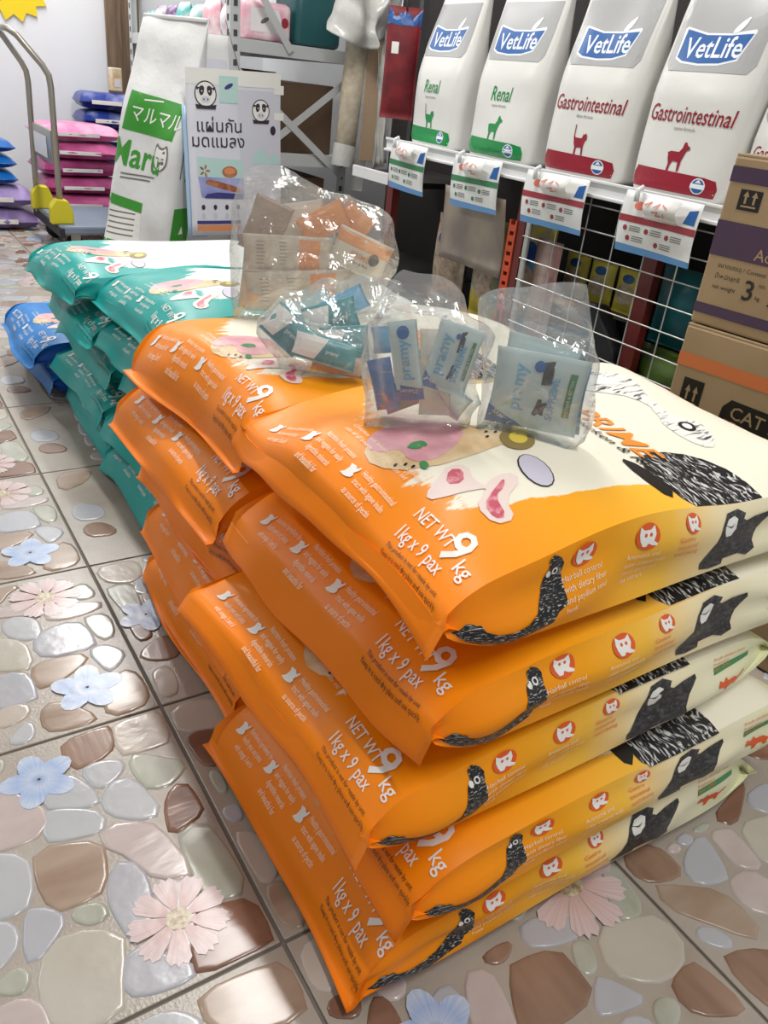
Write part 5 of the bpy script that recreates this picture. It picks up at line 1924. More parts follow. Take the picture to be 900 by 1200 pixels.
def fill_bag(fc, items, group, bag):
    """sachets packed flat against each other, back to front, none through another; then the film around them"""
    done = []
    order = sorted(range(len(items)), key=lambda i: items[i][5])
    for i in order:
        px, py, wpx, hpx, rot, want, design, label, seed = items[i]
        dep = want
        for _ in range(12):
            s, z = fc.sz(px, py, dep)
            dist = np.linalg.norm(fc.pt(s, z, dep) - CAM)
            w, h = wpx * dist / FPX, hpx * dist / FPX
            for _k in range(3):                              # rests on the sack, not in it
                R = rect(np.array([s, z]), w, h, rot)
                low = min(fc.lift(q[0], q[1], dep + e) for q in list(R) + [(R[0] + R[1]) / 2, (R[1] + R[2]) / 2, (R[3] + R[0]) / 2] for e in (-THK / 2, THK / 2))
                if low < fc.clear + 0.0002:
                    z += (fc.clear + 0.0002 - low) / fc.u[2]
            R = rect(np.array([s, z]), w, h, rot)
            nd = max([want] + [d + GAP for (Rj, d) in ((q[0], q[1]) for q in done) if crossing(R, Rj)])
            if abs(nd - dep) < 1e-5:
                break
            dep = max(dep, nd)
        done.append((R, dep, (s, z, w, h, rot, design, label, seed)))
    mid = (min(q[1] for q in done) + max(q[1] for q in done)) / 2 - bag.pop('mid', 0.0)
    C = []
    for R, dep, (s, z, w, h, rot, design, label, seed) in done:
        dep = dep - mid
        V, F, U, fr = pouch_mesh(w, THK, h, seed, ex=3.5, seal=0.16)
        V = V - np.array([0, 0, h / 2])
        o = link('sample_sachet', V, F, SACHET_MAT[design], None, True, U)

        def sf(p, fr=fr, h=h):
            q = fd_surf(fr)(p)
            return q[0] - np.array([0, 0, h / 2]), q[1]
        sachet_print(design, w, h).build_parts(sf, SM, o, maxlen=0.012, off=0.0005)
        B = Matrix(((fc.r[0], -fc.n[0], fc.u[0]), (fc.r[1], -fc.n[1], fc.u[1]), (fc.r[2], -fc.n[2], fc.u[2]))).to_4x4()
        p0 = fc.pt(s, z, dep)
        low = min((fc.lift(q[0], q[1], dep + e) for q in R for e in (-THK / 2, THK / 2)))
        if low < fc.clear:
            z += (fc.clear - low) / fc.u[2]
            p0 = fc.pt(s, z, dep)
        o.matrix_world = Matrix.Translation(Vector(p0)) @ B @ Matrix.Rotation(rot, 4, 'Y')
        tag(o, label, 'sachet', group)
        x, y = V[:, 0], V[:, 2]
        C.append(np.stack([s + x * cos(rot) + y * sin(rot), z - x * sin(rot) + y * cos(rot), dep - V[:, 1]], 1))
    return clear_bag(fc, inside=np.concatenate(C), **bag)


g1, g2, g3, g4 = 'orange and cream sachets in the tallest clear bag', 'teal sachets in the slumped clear bag', 'sachets in the clear bag with the tilted cat picture', 'sachets in the rightmost upright clear bag'
# right upright bag
fill_bag(Facing(636, 510), [
    (629, 460, 106, 90, 0.02, 0.016, 'blue', 'mint green sachet with blue lettering filling the front of its clear bag', 1),
    (633, 464, 102, 80, -0.03, 0.002, 'sky', 'light blue sachet right behind the mint one with blue lettering', 2),
    (632, 425, 84, 52, 0.10, -0.012, 'mint', 'plain pale sachet sticking up at the back of the clear bag', 3),
    (590, 478, 20, 46, -0.04, -0.008, 'royal', 'narrow deep blue sachet edge beside the mint sachet with blue lettering', 4)], g4,
    dict(outline=[(571, 505), (568, 450), (565, 390), (561, 345), (590, 335), (620, 337), (655, 330), (690, 332), (693, 380), (697, 440), (696, 490), (690, 511), (640, 517), (600, 515)], depth=0.026, label='upright clear plastic bag standing on the orange sack, one large mint sachet facing out', seed=501))
# its neighbour
fill_bag(Facing(498, 502), [
    (475, 428, 34, 96, -0.22, 0.020, 'bluestrip', 'slim mint sachet with upright blue lettering and blue foot', 5),
    (530, 425, 54, 82, 0.18, 0.016, 'blue', 'tilted mint sachet with dark cat picture leaning in its clear bag', 6),
    (510, 442, 38, 104, -0.10, 0.006, 'cream', 'pale cream sachet squeezed between two mint ones', 7),
    (448, 455, 28, 62, -0.3, 0.010, 'royal', 'deep blue sachet at the outer edge of its clear bag', 8),
    (472, 466, 58, 40, -0.5, -0.008, 'brown', 'brownish sachet back lying behind the slim mint sachet', 9),
    (527, 476, 44, 32, 0.5, 0.004, 'mint', 'mint sachet lying low under the tilted one', 10),
    (452, 402, 34, 32, -0.2, 0.0, 'sky', 'small sky blue sachet corner high in the clear bag', 11)], g3,
    dict(outline=[(428, 488), (424, 440), (436, 390), (450, 350), (470, 312), (490, 322), (505, 318), (530, 328), (546, 345), (552, 400), (554, 450), (553, 503), (535, 512), (500, 508), (460, 500)], depth=0.030, label='upright clear plastic bag of mixed mint and blue sachets on the orange sack', seed=502))
# slumped bag of teal sachets
tl = [(338, 384, 52, 40, 0.7, .020, 'teal'), (352, 396, 64, 36, 0.75, .012, 'mint'), (392, 372, 64, 40, -0.3, .014, 'teal'), (408, 402, 58, 42, -0.1, .020, 'teal'), (385, 410, 78, 32, 0.25, .026, 'teal'), (400, 428, 64, 24, 0.15, .020, 'brown'), (372, 424, 54, 26, 0.5, .016, 'cream'), (408, 354, 54, 28, -0.5, .004, 'sky'), (368, 362, 56, 34, -0.6, -.004, 'mint'), (412, 436, 46, 24, 0.1, .006, 'teal')]
tn = ['teal sachet pointing up at the slumped bag\'s corner', 'pale mint sachet lying crosswise in the slumped bag', 'teal sachet high in the slumped clear bag', 'teal sachet in the middle of the slumped clear bag', 'teal sachet lying crosswise over the others in the slumped bag', 'brown sachet low in the slumped clear bag', 'cream sachet at the bottom corner of the slumped bag', 'sky blue sachet under the top of the slumped bag', 'mint sachet behind the others in the slumped bag', 'teal sachet at the very bottom of the slumped bag']
fill_bag(Facing(360, 436, 0.1, 0.35, 0.007), [a + (tn[i], 20 + i) for i, a in enumerate(tl)], g2,
    dict(outline=[(296, 392), (305, 372), (330, 352), (362, 338), (400, 330), (440, 325), (472, 330), (462, 352), (440, 385), (432, 420), (424, 446), (400, 452), (360, 442), (325, 420)], depth=0.036, label='slumped clear plastic bag of teal sachets lying on the two orange stacks', seed=503, crump=1.3))
# tall bag of orange sachets
ol = [(338, 300, 102, 40, -0.02, .036, 'back'), (350, 342, 122, 42, -0.10, .044, 'back'), (424, 300, 66, 42, 0.35, .020, 'orange'), (380, 262, 58, 30, -0.5, .004, 'ora'), (312, 268, 44, 60, 0.35, .000, 'brown'), (352, 262, 58, 42, -0.2, -.010, 'cream'), (418, 262, 38, 28, 0.6, .002, 'ora'), (302, 330, 38, 66, 0.1, .004, 'cream'), (414, 330, 64, 38, 0.1, .006, 'cream')]
on = ['sachet turned back side out across the tall clear bag, upper of two', 'sachet turned back side out across the tall clear bag, lower of two', 'cream sachet with orange lettering tilted in the tall clear bag', 'orange sachet edge near the top of the tall clear bag', 'brown sachet standing at the side of the tall clear bag', 'cream sachet at the back of the tall clear bag', 'small orange sachet corner at the tied end of the tall bag', 'cream sachet upright at the edge of the tall bag', 'cream sachet at the foot of the tall bag']
fill_bag(Facing(345, 372, 0.05, 0.05), [a + (on[i], 40 + i) for i, a in enumerate(ol)], g1,
    dict(outline=[(276, 372), (270, 330), (268, 290), (272, 240), (284, 205), (300, 190), (325, 192), (350, 205), (390, 228), (420, 236), (445, 240), (465, 262), (462, 300), (466, 320), (440, 340), (400, 362), (350, 374), (310, 376)], depth=0.050, label='tall peaked clear plastic bag of orange and cream sachets behind the others', seed=504, crump=1.4))
# ------------------------------------------------------------------ cardboard boxes on the right
M_card_b = mat('cardboard', srgb(172, 146, 112), 0.7, col2=srgb(158, 132, 100), vscale=5, bump=0.1, bscale=120)
M_purple = mat('box_purple', srgb(74, 52, 78), 0.6, var=0.1)
M_boxor = mat('box_orange', srgb(214, 120, 66), 0.6, var=0.1)
M_tape = mat('packing_tape', srgb(196, 176, 144), 0.25)
BM = [M_card_b, M_purple, M_boxor, M_ink, M_card_b]


def carton(z, kind, label, rz, dx=0.0):
    r = empty('carton', (0.883 + dx, -1.236, z), rz)
    w, d, h = 0.42, 0.30, 0.254     # w runs towards -y, d towards +x
    MB().box(0, d, -w, 0, 0.0005, h - 0.003, bev=0.004).build('box_body', M_card_b, r)
    MB().box(0.001, d / 2 - 0.001, -w + 0.001, -0.001, h - 0.004, h, bev=0.001).build('flap', M_card_b, r)
    MB().box(d / 2 + 0.001, d - 0.001, -w + 0.001, -0.001, h - 0.004, h, bev=0.001).build('flap', M_card_b, r)
    MB().box(d / 2 - 0.024, d / 2 + 0.024, -w, 0, h, h + 0.0006).build('tape', M_tape, r)
    pr = Print()
    if kind == 'purple':
        pr.on('stripe_print').rect(0.001, .215, w - .001, .237, 1)
        pr.on('stripe_print.b').rect(0.001, .108, w - .001, .160, 1)
        pr.on('stripe_print.c').rect(0.001, .018, w - .001, .034, 1)
        pr.on('arrow_mark').rect(.024, .178, .060, .207, 3)
        ax, ay = .042, .1855
        pr.on('box_lettering').text('Indoor', 0.020, (.135, .136), 4, layer=3, bold=.006)
        pr.text('Adult Cat', 0.024, (.075, .113), 4, layer=3, bold=.006)
        pr.text('ขนาดบรรจุ / Content', 0.0095, (.022, .092), 3, layer=3)
        pr.text('น้ำหนักสุทธิ', 0.0095, (.022, .076), 3, layer=3)
        pr.text('net weight', 0.0095, (.022, .060), 3, layer=3)
        pr.text('3', 0.042, (.074, .054), 3, layer=3, bold=.012)
        pr.text('กก.', 0.009, (.096, .076), 3, layer=3)
        pr.text('kg', 0.009, (.096, .058), 3, layer=3)
        pr.text('x 4', 0.042, (.116, .054), 3, layer=3, bold=.012)
    else:
        pr.on('stripe_print').rect(0.001, .185, w - .001, .207, 2)
        pr.on('stripe_print.b').rect(0.001, .030, w - .001, .055, 2)
        pr.on('arrow_mark').rect(.022, .122, .060, .168, 3)
        ax, ay = .041, .130
        pr.on('name_plate').poly([(.098, .112), (.100, .142), (.112, .157), (.20, .155), (.32, .145), (.34, .125), (.33, .103), (.20, .117), (.112, .120), (.104, .111)], 3, 1, sm=0)
        pr.on('box_lettering').text('CAT n joy', 0.030, (.116, .128), 4, -0.04, layer=3, bold=.008)
    pr.on('arrow_marks')
    s = 1.0 if kind == 'purple' else 1.4
    for q in (-.007, .007):
        pr.poly([(ax + q - .0018, ay + .002), (ax + q + .0018, ay + .002), (ax + q + .0018, ay + .012 * s), (ax + q + .005, ay + .012 * s), (ax + q, ay + .020 * s), (ax + q - .005, ay + .012 * s), (ax + q - .0018, ay + .012 * s)], 4, 3)
    pr.rect(ax - .012, ay - .003, ax + .012, ay - .0005, 4, 3)
    sf = plane_surf((-0.0003, 0, 0), (0, -1, 0), (0, 0, 1))
    pr.build_parts(sf, BM, r, maxlen=1, off=0.0004)
    for ch in r.children:
        if ch.name.startswith('stripe_print'):
            ch.name = 'stripe_print'
    tag(r, label, 'box', 'cardboard boxes beside the sacks')
    return r


carton(0.0028, 'orange', 'cardboard box with orange stripes on the floor under two others', 0.10)
carton(0.2585, 'orange', 'cardboard box with orange stripes and a black name plate, under the purple one', 0.12)
carton(0.5140, 'purple', 'cardboard box with purple stripes on top of the pile of boxes', 0.11, 0.003)
# ------------------------------------------------------------------ grey slotted rack
M_rack = mat('rack_grey', srgb(196, 198, 198), 0.42, var=0.1, vscale=6)
M_hole = mat('rack_slot', srgb(70, 72, 74), 0.7)
RX0, RX1, RY0, RY1 = 1.12, 1.67, 1.30, 2.62
rk = empty('slotted_rack', (RX0, RY0, 0))


def upright(x, y, sx, sy):
    p = MB()
    p.box(min(x, x + sx * 0.04), max(x, x + sx * 0.04), y - 0.0015, y + 0.0015, 0, 1.6)
    p.box(x - 0.0015, x + 0.0015, min(y, y + sy * 0.04), max(y, y + sy * 0.04), 0, 1.6)
    u = p.build('upright', M_rack, rk)
    q = MB()
    for k in range(30):
        z = 0.06 + k * 0.05
        q.box(x + sx * 0.012, x + sx * 0.028, y - 0.0022 * sy - 0.0006, y - 0.0022 * sy + 0.0006, z, z + 0.022)
        q.box(x - 0.0022 * sx - 0.0006, x - 0.0022 * sx + 0.0006, y + sy * 0.012, y + sy * 0.028, z, z + 0.022)
    s = q.build('slots', M_hole, u)
    s['kind'] = 'stuff'


W0, D0 = RX1 - RX0, RY1 - RY0
for x, sx in ((0, 1), (W0, -1)):
    for y, sy in ((0, 1), (D0, -1)):
        upright(x, y, sx, sy)
for z in (0.10, 0.50, 0.905, 1.45):
    for y in (0.006, D0 - 0.006):
        MB().box(0.002, W0 - 0.002, y - 0.004, y + 0.004, z - 0.045, z).build('beam', M_rack, rk)
    for x in (0.006, W0 - 0.006):
        MB().box(x - 0.004, x + 0.004, 0.012, D0 - 0.012, z - 0.045, z).build('beam', M_rack, rk)
    MB().box(0.010, W0 - 0.010, 0.010, D0 - 0.010, z - 0.006, z + 0.002).build('shelf_board', M_rack, rk)


def brace(a, b, y):
    a, b = Vector((a[0], y, a[1])), Vector((b[0], y, b[1]))
    d = (b - a)
    n = Vector((d.z, 0, -d.x)).normalized() * 0.014
    e = Vector((0, 0.0015, 0))
    vs = [a + n - e, a - n - e, b - n - e, b + n - e, a + n + e, a - n + e, b - n + e, b + n + e]
    MB().add(vs, [(0, 1, 2, 3), (7, 6, 5, 4), (0, 4, 5, 1), (1, 5, 6, 2), (2, 6, 7, 3), (3, 7, 4, 0)]).build('brace', M_rack, rk)


brace((0.02, 0.42), (W0 - 0.02, 0.80), -0.004)
brace((0.02, 0.80), (W0 - 0.02, 0.42), -0.008)
brace((0.02, 1.20), (0.26, 0.88), -0.004)
brace((0.02, 0.42), (W0 - 0.02, 0.80), D0 + 0.004)
brace((0.02, 0.80), (W0 - 0.02, 0.42), D0 + 0.008)
tag(rk, 'light grey slotted steel rack with crossed braces on its end', 'rack')

# cartons inside the rack
M_brownbox = mat('brown_carton', srgb(96, 74, 56), 0.7, var=0.2)
for i, (x0, x1, y0, y1, z0, h) in enumerate([(1.30, 1.62, 1.36, 1.80, 0.503, 0.27), (1.20, 1.60, 1.90, 2.40, 0.503, 0.30), (1.22, 1.60, 1.36, 1.90, 0.103, 0.30)]):
    r = empty('brown_carton', (x0, y0, z0))
    MB().box(0, x1 - x0, 0, y1 - y0, 0, h, bev=0.004).build('box_body', M_brownbox, r)
    MB().box((x1 - x0) / 2 - .025, (x1 - x0) / 2 + .025, -0.0006, y1 - y0 + 0.0006, h, h + 0.0008).build('tape', M_tape, r)
    tag(r, ['dark brown carton on the middle rack shelf behind the crossed braces', 'dark brown carton deeper on the middle rack shelf', 'dark brown carton on the lowest rack shelf'][i], 'box', 'brown cartons in the rack')

# packs on the top shelf of the rack
TZ = 0.908
tops = [
    (1.17, 2.50, .13, .10, srgb(110, 190, 196), srgb(230, 240, 240), 'mint and white pack'), (1.17, 2.34, .13, .12, srgb(226, 226, 222), srgb(150, 110, 160), 'white and purple pack'),
    (1.17, 2.18, .13, .12, srgb(94, 60, 110), srgb(200, 180, 210), 'dark purple pack'), (1.17, 2.02, .14, .13, srgb(80, 184, 178), srgb(230, 236, 232), 'turquoise pack'),
    (1.17, 1.86, .14, .12, srgb(222, 232, 232), srgb(100, 190, 190), 'white and turquoise pack'), (1.17, 1.68, .17, .14, srgb(236, 172, 186), srgb(250, 230, 232), 'pale pink wipes pack'), (1.17, 1.50, .12, .12, srgb(222, 226, 230), srgb(236, 180, 192), 'white wipes pack')]
for i, (x, y, w, h, c1, c2, nm) in enumerate(tops):
    pack(x + 0.03, y, TZ, w, 0.07, h, mat('shelf_pack_%d' % i, c1, 0.3, col2=c2, vscale=16, lo=0.4, hi=0.6), nm + ' in the row on the top rack shelf', name='wipes_pack', seed=600 + i, group='packs on the top rack shelf')
# pink pack and dark teal pack on the end
M_lab = mat('label_white', srgb(240, 236, 236), 0.35)


def box_pack(name, x0, x1, y0, y1, z0, z1, m, label, seed):
    n = MB().box(0, x1 - x0, 0, y1 - y0, 0, z1 - z0, bev=0.022)
    o = n.build(name, m, None, True)
    o.location = (x0, y0, z0)
    tag(o, label, 'pack', 'packs on the top rack shelf')
    return o


pk = box_pack('wipes_pack', 1.19, 1.40, 1.34, 1.44, TZ, TZ + 0.135, M_pinkp, 'long pink pack with a white label at the end of the top rack shelf', 1)
Print().on('label_panel').poly([(.03, .03), (.15, .03), (.165, .065), (.15, .11), (.03, .11)], 0).on('round_mark').poly(ellipse(.178, .07, .016, .018, 12), 1).on('leaf_mark').poly(ellipse(.09, .07, .020, .008, 12, .5), 2, 3).build_parts(plane_surf((0, -0.0004, 0), (1, 0, 0), (0, 0, 1)), [M_lab, M_cred, M_vtxt], pk, maxlen=1)
box_pack('teal_pack', 1.42, 1.63, 1.34, 1.56, TZ, TZ + 0.20, mat('dark_teal', srgb(40, 92, 96), 0.35, var=0.3), 'dark teal pack beside the pink one on the top rack shelf', 2)

# ------------------------------------------------------------------ rolled carpet wrapped in plastic, hanging at the rack
M_roll = mat('cream_carpet', srgb(206, 194, 172), 0.9, col2=srgb(186, 172, 150), vscale=40, bump=0.6, bscale=160)
M_rollb = mat('tan_backing', srgb(196, 168, 138), 0.7, var=0.2)
M_milky = mat('milky_plastic', srgb(222, 222, 216), 0.25, var=0.15, vscale=12, bump=0.5, bscale=24, bdist=0.008)
rr = empty('carpet_roll', (1.62, 1.22, 0.0))
MB().tube([(-0.01, 0, 0.50), (0.0, 0, 0.62), (0.02, 0, 0.95)], 0.045, 20).build('roll', M_roll, rr, True)
wv = Waves(9, 6, 8, 30)
pts = []
MB().box(0.050, 0.120, -0.035, -0.028, 0.50, 1.02, bev=0.003).build('backing', M_rollb, rr)


def sheet(name, parent, m, u0, u1, v0, v1, fn, nu=16, nv=22, th=0.0015):
    A_, B_ = np.meshgrid(np.linspace(u0, u1, nu), np.linspace(v0, v1, nv), indexing='ij')
    o = link(name, fn(A_.ravel(), B_.ravel()), grid_faces(nu, nv), m, parent, True)
    o.modifiers.new('thickness', 'SOLIDIFY').thickness = th
    return o


sheet('plastic_hood', rr, M_milky, 0, 1, 0, 1, lambda u, v: np.stack([-0.10 + u * 0.26 + 0.012 * wv(u * .9, v * .6) - 0.04 * (1 - v), -0.06 - 0.04 * np.sin(pi * u) + 0.020 * wv.ridge(u * 1.1, v * .5), 0.97 + 0.20 * v - 0.05 * np.sin(pi * u * 1.0)], 1))
sheet('plastic_tail', rr, M_milky, 0, 1, 0, 1, lambda u, v: np.stack([0.115 + 0.05 * u + 0.015 * (1 - v) + 0.006 * wv(u, v) - 0.02 * v, -0.03 - 0.015 * np.sin(pi * u) + 0.008 * wv(u + 3, v), 0.47 + 0.60 * v + 0.03 * u], 1))
MB().tube([(-0.014, 0, 0.475), (-0.010, 0, 0.53), (-0.006, 0, 0.56)], [0.047, 0.050, 0.048], 18, cap=False).build('plastic_cuff', M_milky, rr, True)
tag(rr, 'cream carpet roll in milky plastic standing at the end of the grey rack', 'carpet roll')

# clear pack with something red, and the bag below it
V, F, U, fr = pouch_mesh(0.12, 0.05, 0.34, 700)
o = link('hanging_pack', V, F, M_redp, None, True, U)
o.location = (1.46, 0.60, 0.70)
o.rotation_euler = (0, 0, -0.5)
Print().on('header_card').rect(-.058, .285, .058, .335, 0).on('white_label').rect(-.04, .20, -.015, .235, 1).build_parts(fd_surf(fr), [M_pblue, M_white], o, maxlen=0.03, off=0.001)
tag(o, 'dark red hanging pack with blue header beside the diet food bags', 'pack')
rp = empty('hook_rail', (1.60, 0.70, 0))
MB().box(-0.012, 0.012, -0.012, 0.012, 0.520, 1.30).build('post', M_hole, rp)
MB().box(-0.20, 0.012, -0.006, 0.006, 1.10, 1.125).build('rail', M_hole, rp)
MB().tube([(-0.14, 0, 1.105), (-0.14, -0.095, 1.095), (-0.14, -0.108, 1.03)], 0.003, 8).build('hook', M_hole, rp, True)
tag(rp, 'dark steel hook rail holding the red hanging pack', 'hook rail')
# white info card fixed beside the rack upright
o = MB().box(0, 0.07, -0.002, 0, 0, 0.13).build('white_card', M_card)
o.location = (1.685, 1.285, 0.37)
o.rotation_euler = (0, 0.08, 0)
tag(o, 'small white card fixed beside the rack upright', 'card')

# ------------------------------------------------------------------ poster hung in front of the rack
M_pos = mat('poster_paper', srgb(232, 232, 238), 0.35, col2=srgb(216, 216, 228), vscale=3)
M_pgrey = mat('poster_lavender', srgb(212, 212, 222), 0.35, var=0.1)
M_pnavy = mat('poster_navy', srgb(66, 66, 130), 0.4)
M_pviolet = mat('poster_violet', srgb(178, 182, 226), 0.4, col2=srgb(120, 124, 190), vscale=9)
M_psauce = mat('poster_sauce', srgb(150, 84, 60), 0.4, col2=srgb(190, 130, 90), vscale=40)
M_por = mat('poster_orange', srgb(226, 146, 96), 0.4)
M_pmint = mat('poster_mint', srgb(190, 222, 216), 0.4)
M_pinkk = mat('poster_ink', srgb(58, 50, 62), 0.4)
M_pblue2 = mat('poster_blue_edge', srgb(176, 204, 230), 0.3, var=0.15)
ps = empty('poster', (0.832, 0.955, 0.235))
ps.rotation_euler = (0, -0.03, 0)
PW, PH = 0.362, 0.555


def pcurve(s, z):
    return np.stack([s, -0.010 * np.sin(s * 9) - 0.006 * np.sin(z * 8 + 1), z], -1)


sheet('poster_sheet', ps, M_pos, 0.0, PW, 0.0, PH, lambda u, v: pcurve(u, v), 14, 14, 0.0012)
sheet('blue_back_sheet', ps, M_pblue2, -0.012, 0.06, -0.01, PH - 0.12, lambda u, v: pcurve(u, v) + np.array([0.0, 0.012, 0.0]), 6, 10, 0.0012)
pr = Print()
pr.on('header_strip').rect(0, PH - .050, PW, PH, 0, 1)
pr.on('lavender_panel').poly([(.20, .13), (PW, .13), (PW, PH - .06), (.185, PH - .06)], 1, 1)
for (cx, cy, r) in ((.070, .475, .040), (.280, .430, .036)):
    pr.on('emblem_picture')
    pr.poly(ellipse(cx, cy, r, r * 1.05, 22), 7, 2)
    pr.poly(ellipse(cx, cy, r * .90, r * .95, 22), 0, 3)
    for q in (-1, 1):
        pr.poly([(cx + q * r * .10, cy + r * .62), (cx + q * r * .50, cy + r * .66), (cx + q * r * .62, cy + r * .20), (cx + q * r * .44, cy - r * .18), (cx + q * r * .16, cy + r * .02)], 7, 4, sm=1)
        pr.poly([(cx + q * r * .50, cy + r * .50), (cx + q * r * .92, cy + r * .56), (cx + q * r * .74, cy + r * .28)], 7, 4)
        pr.poly(ellipse(cx + q * r * .17, cy - r * .42, r * .06, r * .08, 8), 7, 6)
        pr.poly(ellipse(cx + q * r * .33, cy + r * .22, r * .06, r * .07, 8), 0, 5)
    pr.poly(ellipse(cx, cy - r * .42, r * .40, r * .24, 14), 1, 5)
    pr.poly([(cx - r * .85, cy - r * 1.18), (cx + r * .85, cy - r * 1.18), (cx + r * .95, cy - r * .82), (cx, cy - r * .92), (cx - r * .95, cy - r * .82)], 7, 6)
pr.on('mint_label').rect(.120, .450, .190, .535, 6, 2)
pr.on('leaf_mark').poly(ellipse(.155, .503, .018, .007, 12, .5), 3, 3)
pr.on('title_lettering').text('แผ่นกัน', .058, (.035, .355), 7, 0, layer=3, bold=.004)
pr.text('มดแมลง', .058, (.015, .305), 7, 0, layer=3, bold=.004)
pr.on('food_picture')
pr.poly([(.03, .272), (.205, .262), (.205, .200), (.03, .205)], 6, 2, sm=0)
pr.poly([(.03, .205), (.205, .200), (.205, .130), (.04, .135)], 4, 2, sm=0)
pr.poly(ellipse(.150, .222, .030, .020, 14), 5, 3)
pr.poly(ellipse(.150, .226, .022, .012, 14), 8, 4)
pr.poly([(.055, .190), (.075, .198), (.190, .168), (.200, .152), (.175, .150), (.060, .178)], 5, 3, sm=1)
for q in range(5):
    pr.poly(ellipse(.055 + .012 * cos(q * 1.26), .225 + .014 * sin(q * 1.26), .009, .004, 8, q * 1.26), 5, 3)
pr.poly([(.05, .132), (.20, .128), (.20, .146), (.10, .152), (.06, .146)], 3, 4)
pr.on('icon_marks')
for i in range(4):
    for j in range(2):
        pr.poly(ellipse(.045 + i * .045, .100 - j * .030, .007, .009, 10), 1 if j else 7, 3)
pr.on('navy_bar').rect(.02, .040, .19, .052, 3, 2)
pr.on('orange_bar').rect(.02, .015, .19, .036, 8, 2)
pr.on('sticker_marks').rect(.335, .485, .375, .515, 0, 3).rect(.335, .400, .375, .425, 0, 3)
pr.poly(ellipse(.33, .365, .012, .016, 10), 7, 3)
pr.poly([(.24, .27), (.28, .31), (.31, .27), (.34, .29), (.36, .25), (.25, .25)], 6, 3)
pr.build_parts(fd_surf(pcurve), [M_white, M_pgrey, M_pblue2, M_pnavy, M_pviolet, M_psauce, M_pmint, M_pinkk, M_por], ps, maxlen=0.04, off=0.0009)
MB().tube([(0.20, 0.0, PH - 0.005), (0.29, 0.345, PH + 0.16)], 0.0015, 5).build('string', M_ink, ps)
tag(ps, 'lavender Thai poster hung by a string in front of the grey rack', 'poster')

# ------------------------------------------------------------------ tall white litter bag on the trolley
M_woven = mat('woven_white', srgb(226, 226, 224), 0.42, var=0.06, vscale=6, bump=0.4, bscale=18, bdist=0.01)
M_lgreen = mat('litter_green', srgb(62, 150, 50), 0.4, var=0.1)
S = StandBag(0.30, 0.17, 0.932, 801, top=0.3, ex=5.0, shoulder=0.60, wr=2.2, wtop=0.92, leanx=0.134, leany=0.112)
V, F, U = S.mesh(60, 40)
mo = link('litter_bag', V, F, M_woven, None, True, U)
pr = Print()
pr.on('green_panel').poly([(-.125, .415), (.135, .395), (.150, .515), (-.105, .545)], 0)
pr.on('panel_lettering').text('マルマル', .062, (-.080, .452), 1, -0.09, layer=3, bold=.004).rect(-.03, .515, .05, .520, 1, 3)
pr.on('name_lettering').text('Maru', .125, (-.158, .300), 0, -0.09, layer=2, bold=.016).rect(-.10, .262, .07, .267, 2, 2).rect(-.10, .248, .05, .253, 2, 2)
pr.on('cat_face')
pr.poly([(.055, .305), (.050, .345), (.062, .388), (.080, .372), (.105, .370), (.120, .384), (.132, .345), (.126, .305), (.09, .285)], 2, 1, sm=1)
pr.poly([(.061, .310), (.056, .345), (.066, .376), (.080, .364), (.105, .362), (.117, .374), (.126, .345), (.120, .308), (.09, .291)], 1, 2, sm=1)
pr.on('face_marks').poly(ellipse(.075, .335, .007, .003, 8), 2, 3).poly(ellipse(.108, .333, .007, .003, 8), 2, 3).poly(ellipse(.093, .318, .008, .005, 8), 2, 3)
pr.on('green_strip').poly([(-.158, .155), (.030, .135), (.030, .170), (-.158, .192)], 0)
pr.on('white_panel').poly([(-.158, .020), (.030, .010), (.030, .132), (-.158, .152)], 1)
pr.on('panel_marks')
for k in range(5):
    pr.rect(-.14, .045 + k * .02, .0, .050 + k * .02, 2, 2)
pr.on('green_foot').rect(-.15, .004, .06, .024, 0, 2)
LMs = [M_lgreen, M_white, M_vtxt]
pr = pr.xf(lambda v: np.stack([v[:, 0] * 0.9, v[:, 1] + 0.15], 1))
pr.build_parts(fd_surf(S.front), LMs, mo, maxlen=0.03, off=0.0012)
pr = Print()
pr.on('side_green_panel').rect(-.055, .03, .06, .165, 0)
pr.on('side_marks').poly([(-.01, .07), (.02, .07), (.005, .10)], 1, 2)
pr.on('side_lettering').text('Maru', .085, (.040, .260), 0, pi / 2, layer=2, bold=.014)
pr.rect(-.052, .27, -.046, .40, 2, 2)
pr.on('side_leaf').poly(ellipse(.0, .53, .05, .022, 14, .5), 0)
pr = pr.xf(lambda v: np.stack([v[:, 0] * 0.9, v[:, 1] + 0.15], 1))
pr.build_parts(fd_surf(S.side(1)), LMs, mo, maxlen=0.03, off=0.0012)
MB().box(-0.135 + 0.125, 0.135 + 0.125, -0.012 + 0.104, 0.012 + 0.104, 0.926, 0.940, bev=0.004).build('stitched_top', M_woven, mo, True)
mo.location = (0.690, 1.17, 0.0024)
mo.rotation_euler = (0, 0, radians(-57))
tag(mo, 'tall white litter bag with green マルマル panel leaning towards the grey rack', 'bag')
S2 = StandBag(0.20, 0.09, 0.90, 803, top=0.3, ex=5.0, shoulder=0.55, wr=2.0, wtop=0.95)
V, F, U = S2.mesh(48, 24)
m2 = link('litter_bag', V, F, M_woven, None, True, U)
m2.location = (0.995, 1.235, 0.004)
m2.rotation_euler = (0, 0, 0)
Print().on('grey_panel').rect(-.07, .70, .08, .82, 0).build_parts(fd_surf(S2.front), [M_pgrey], m2, maxlen=0.03, off=0.001)
tag(m2, 'white woven bag standing behind the taller green printed one', 'bag')

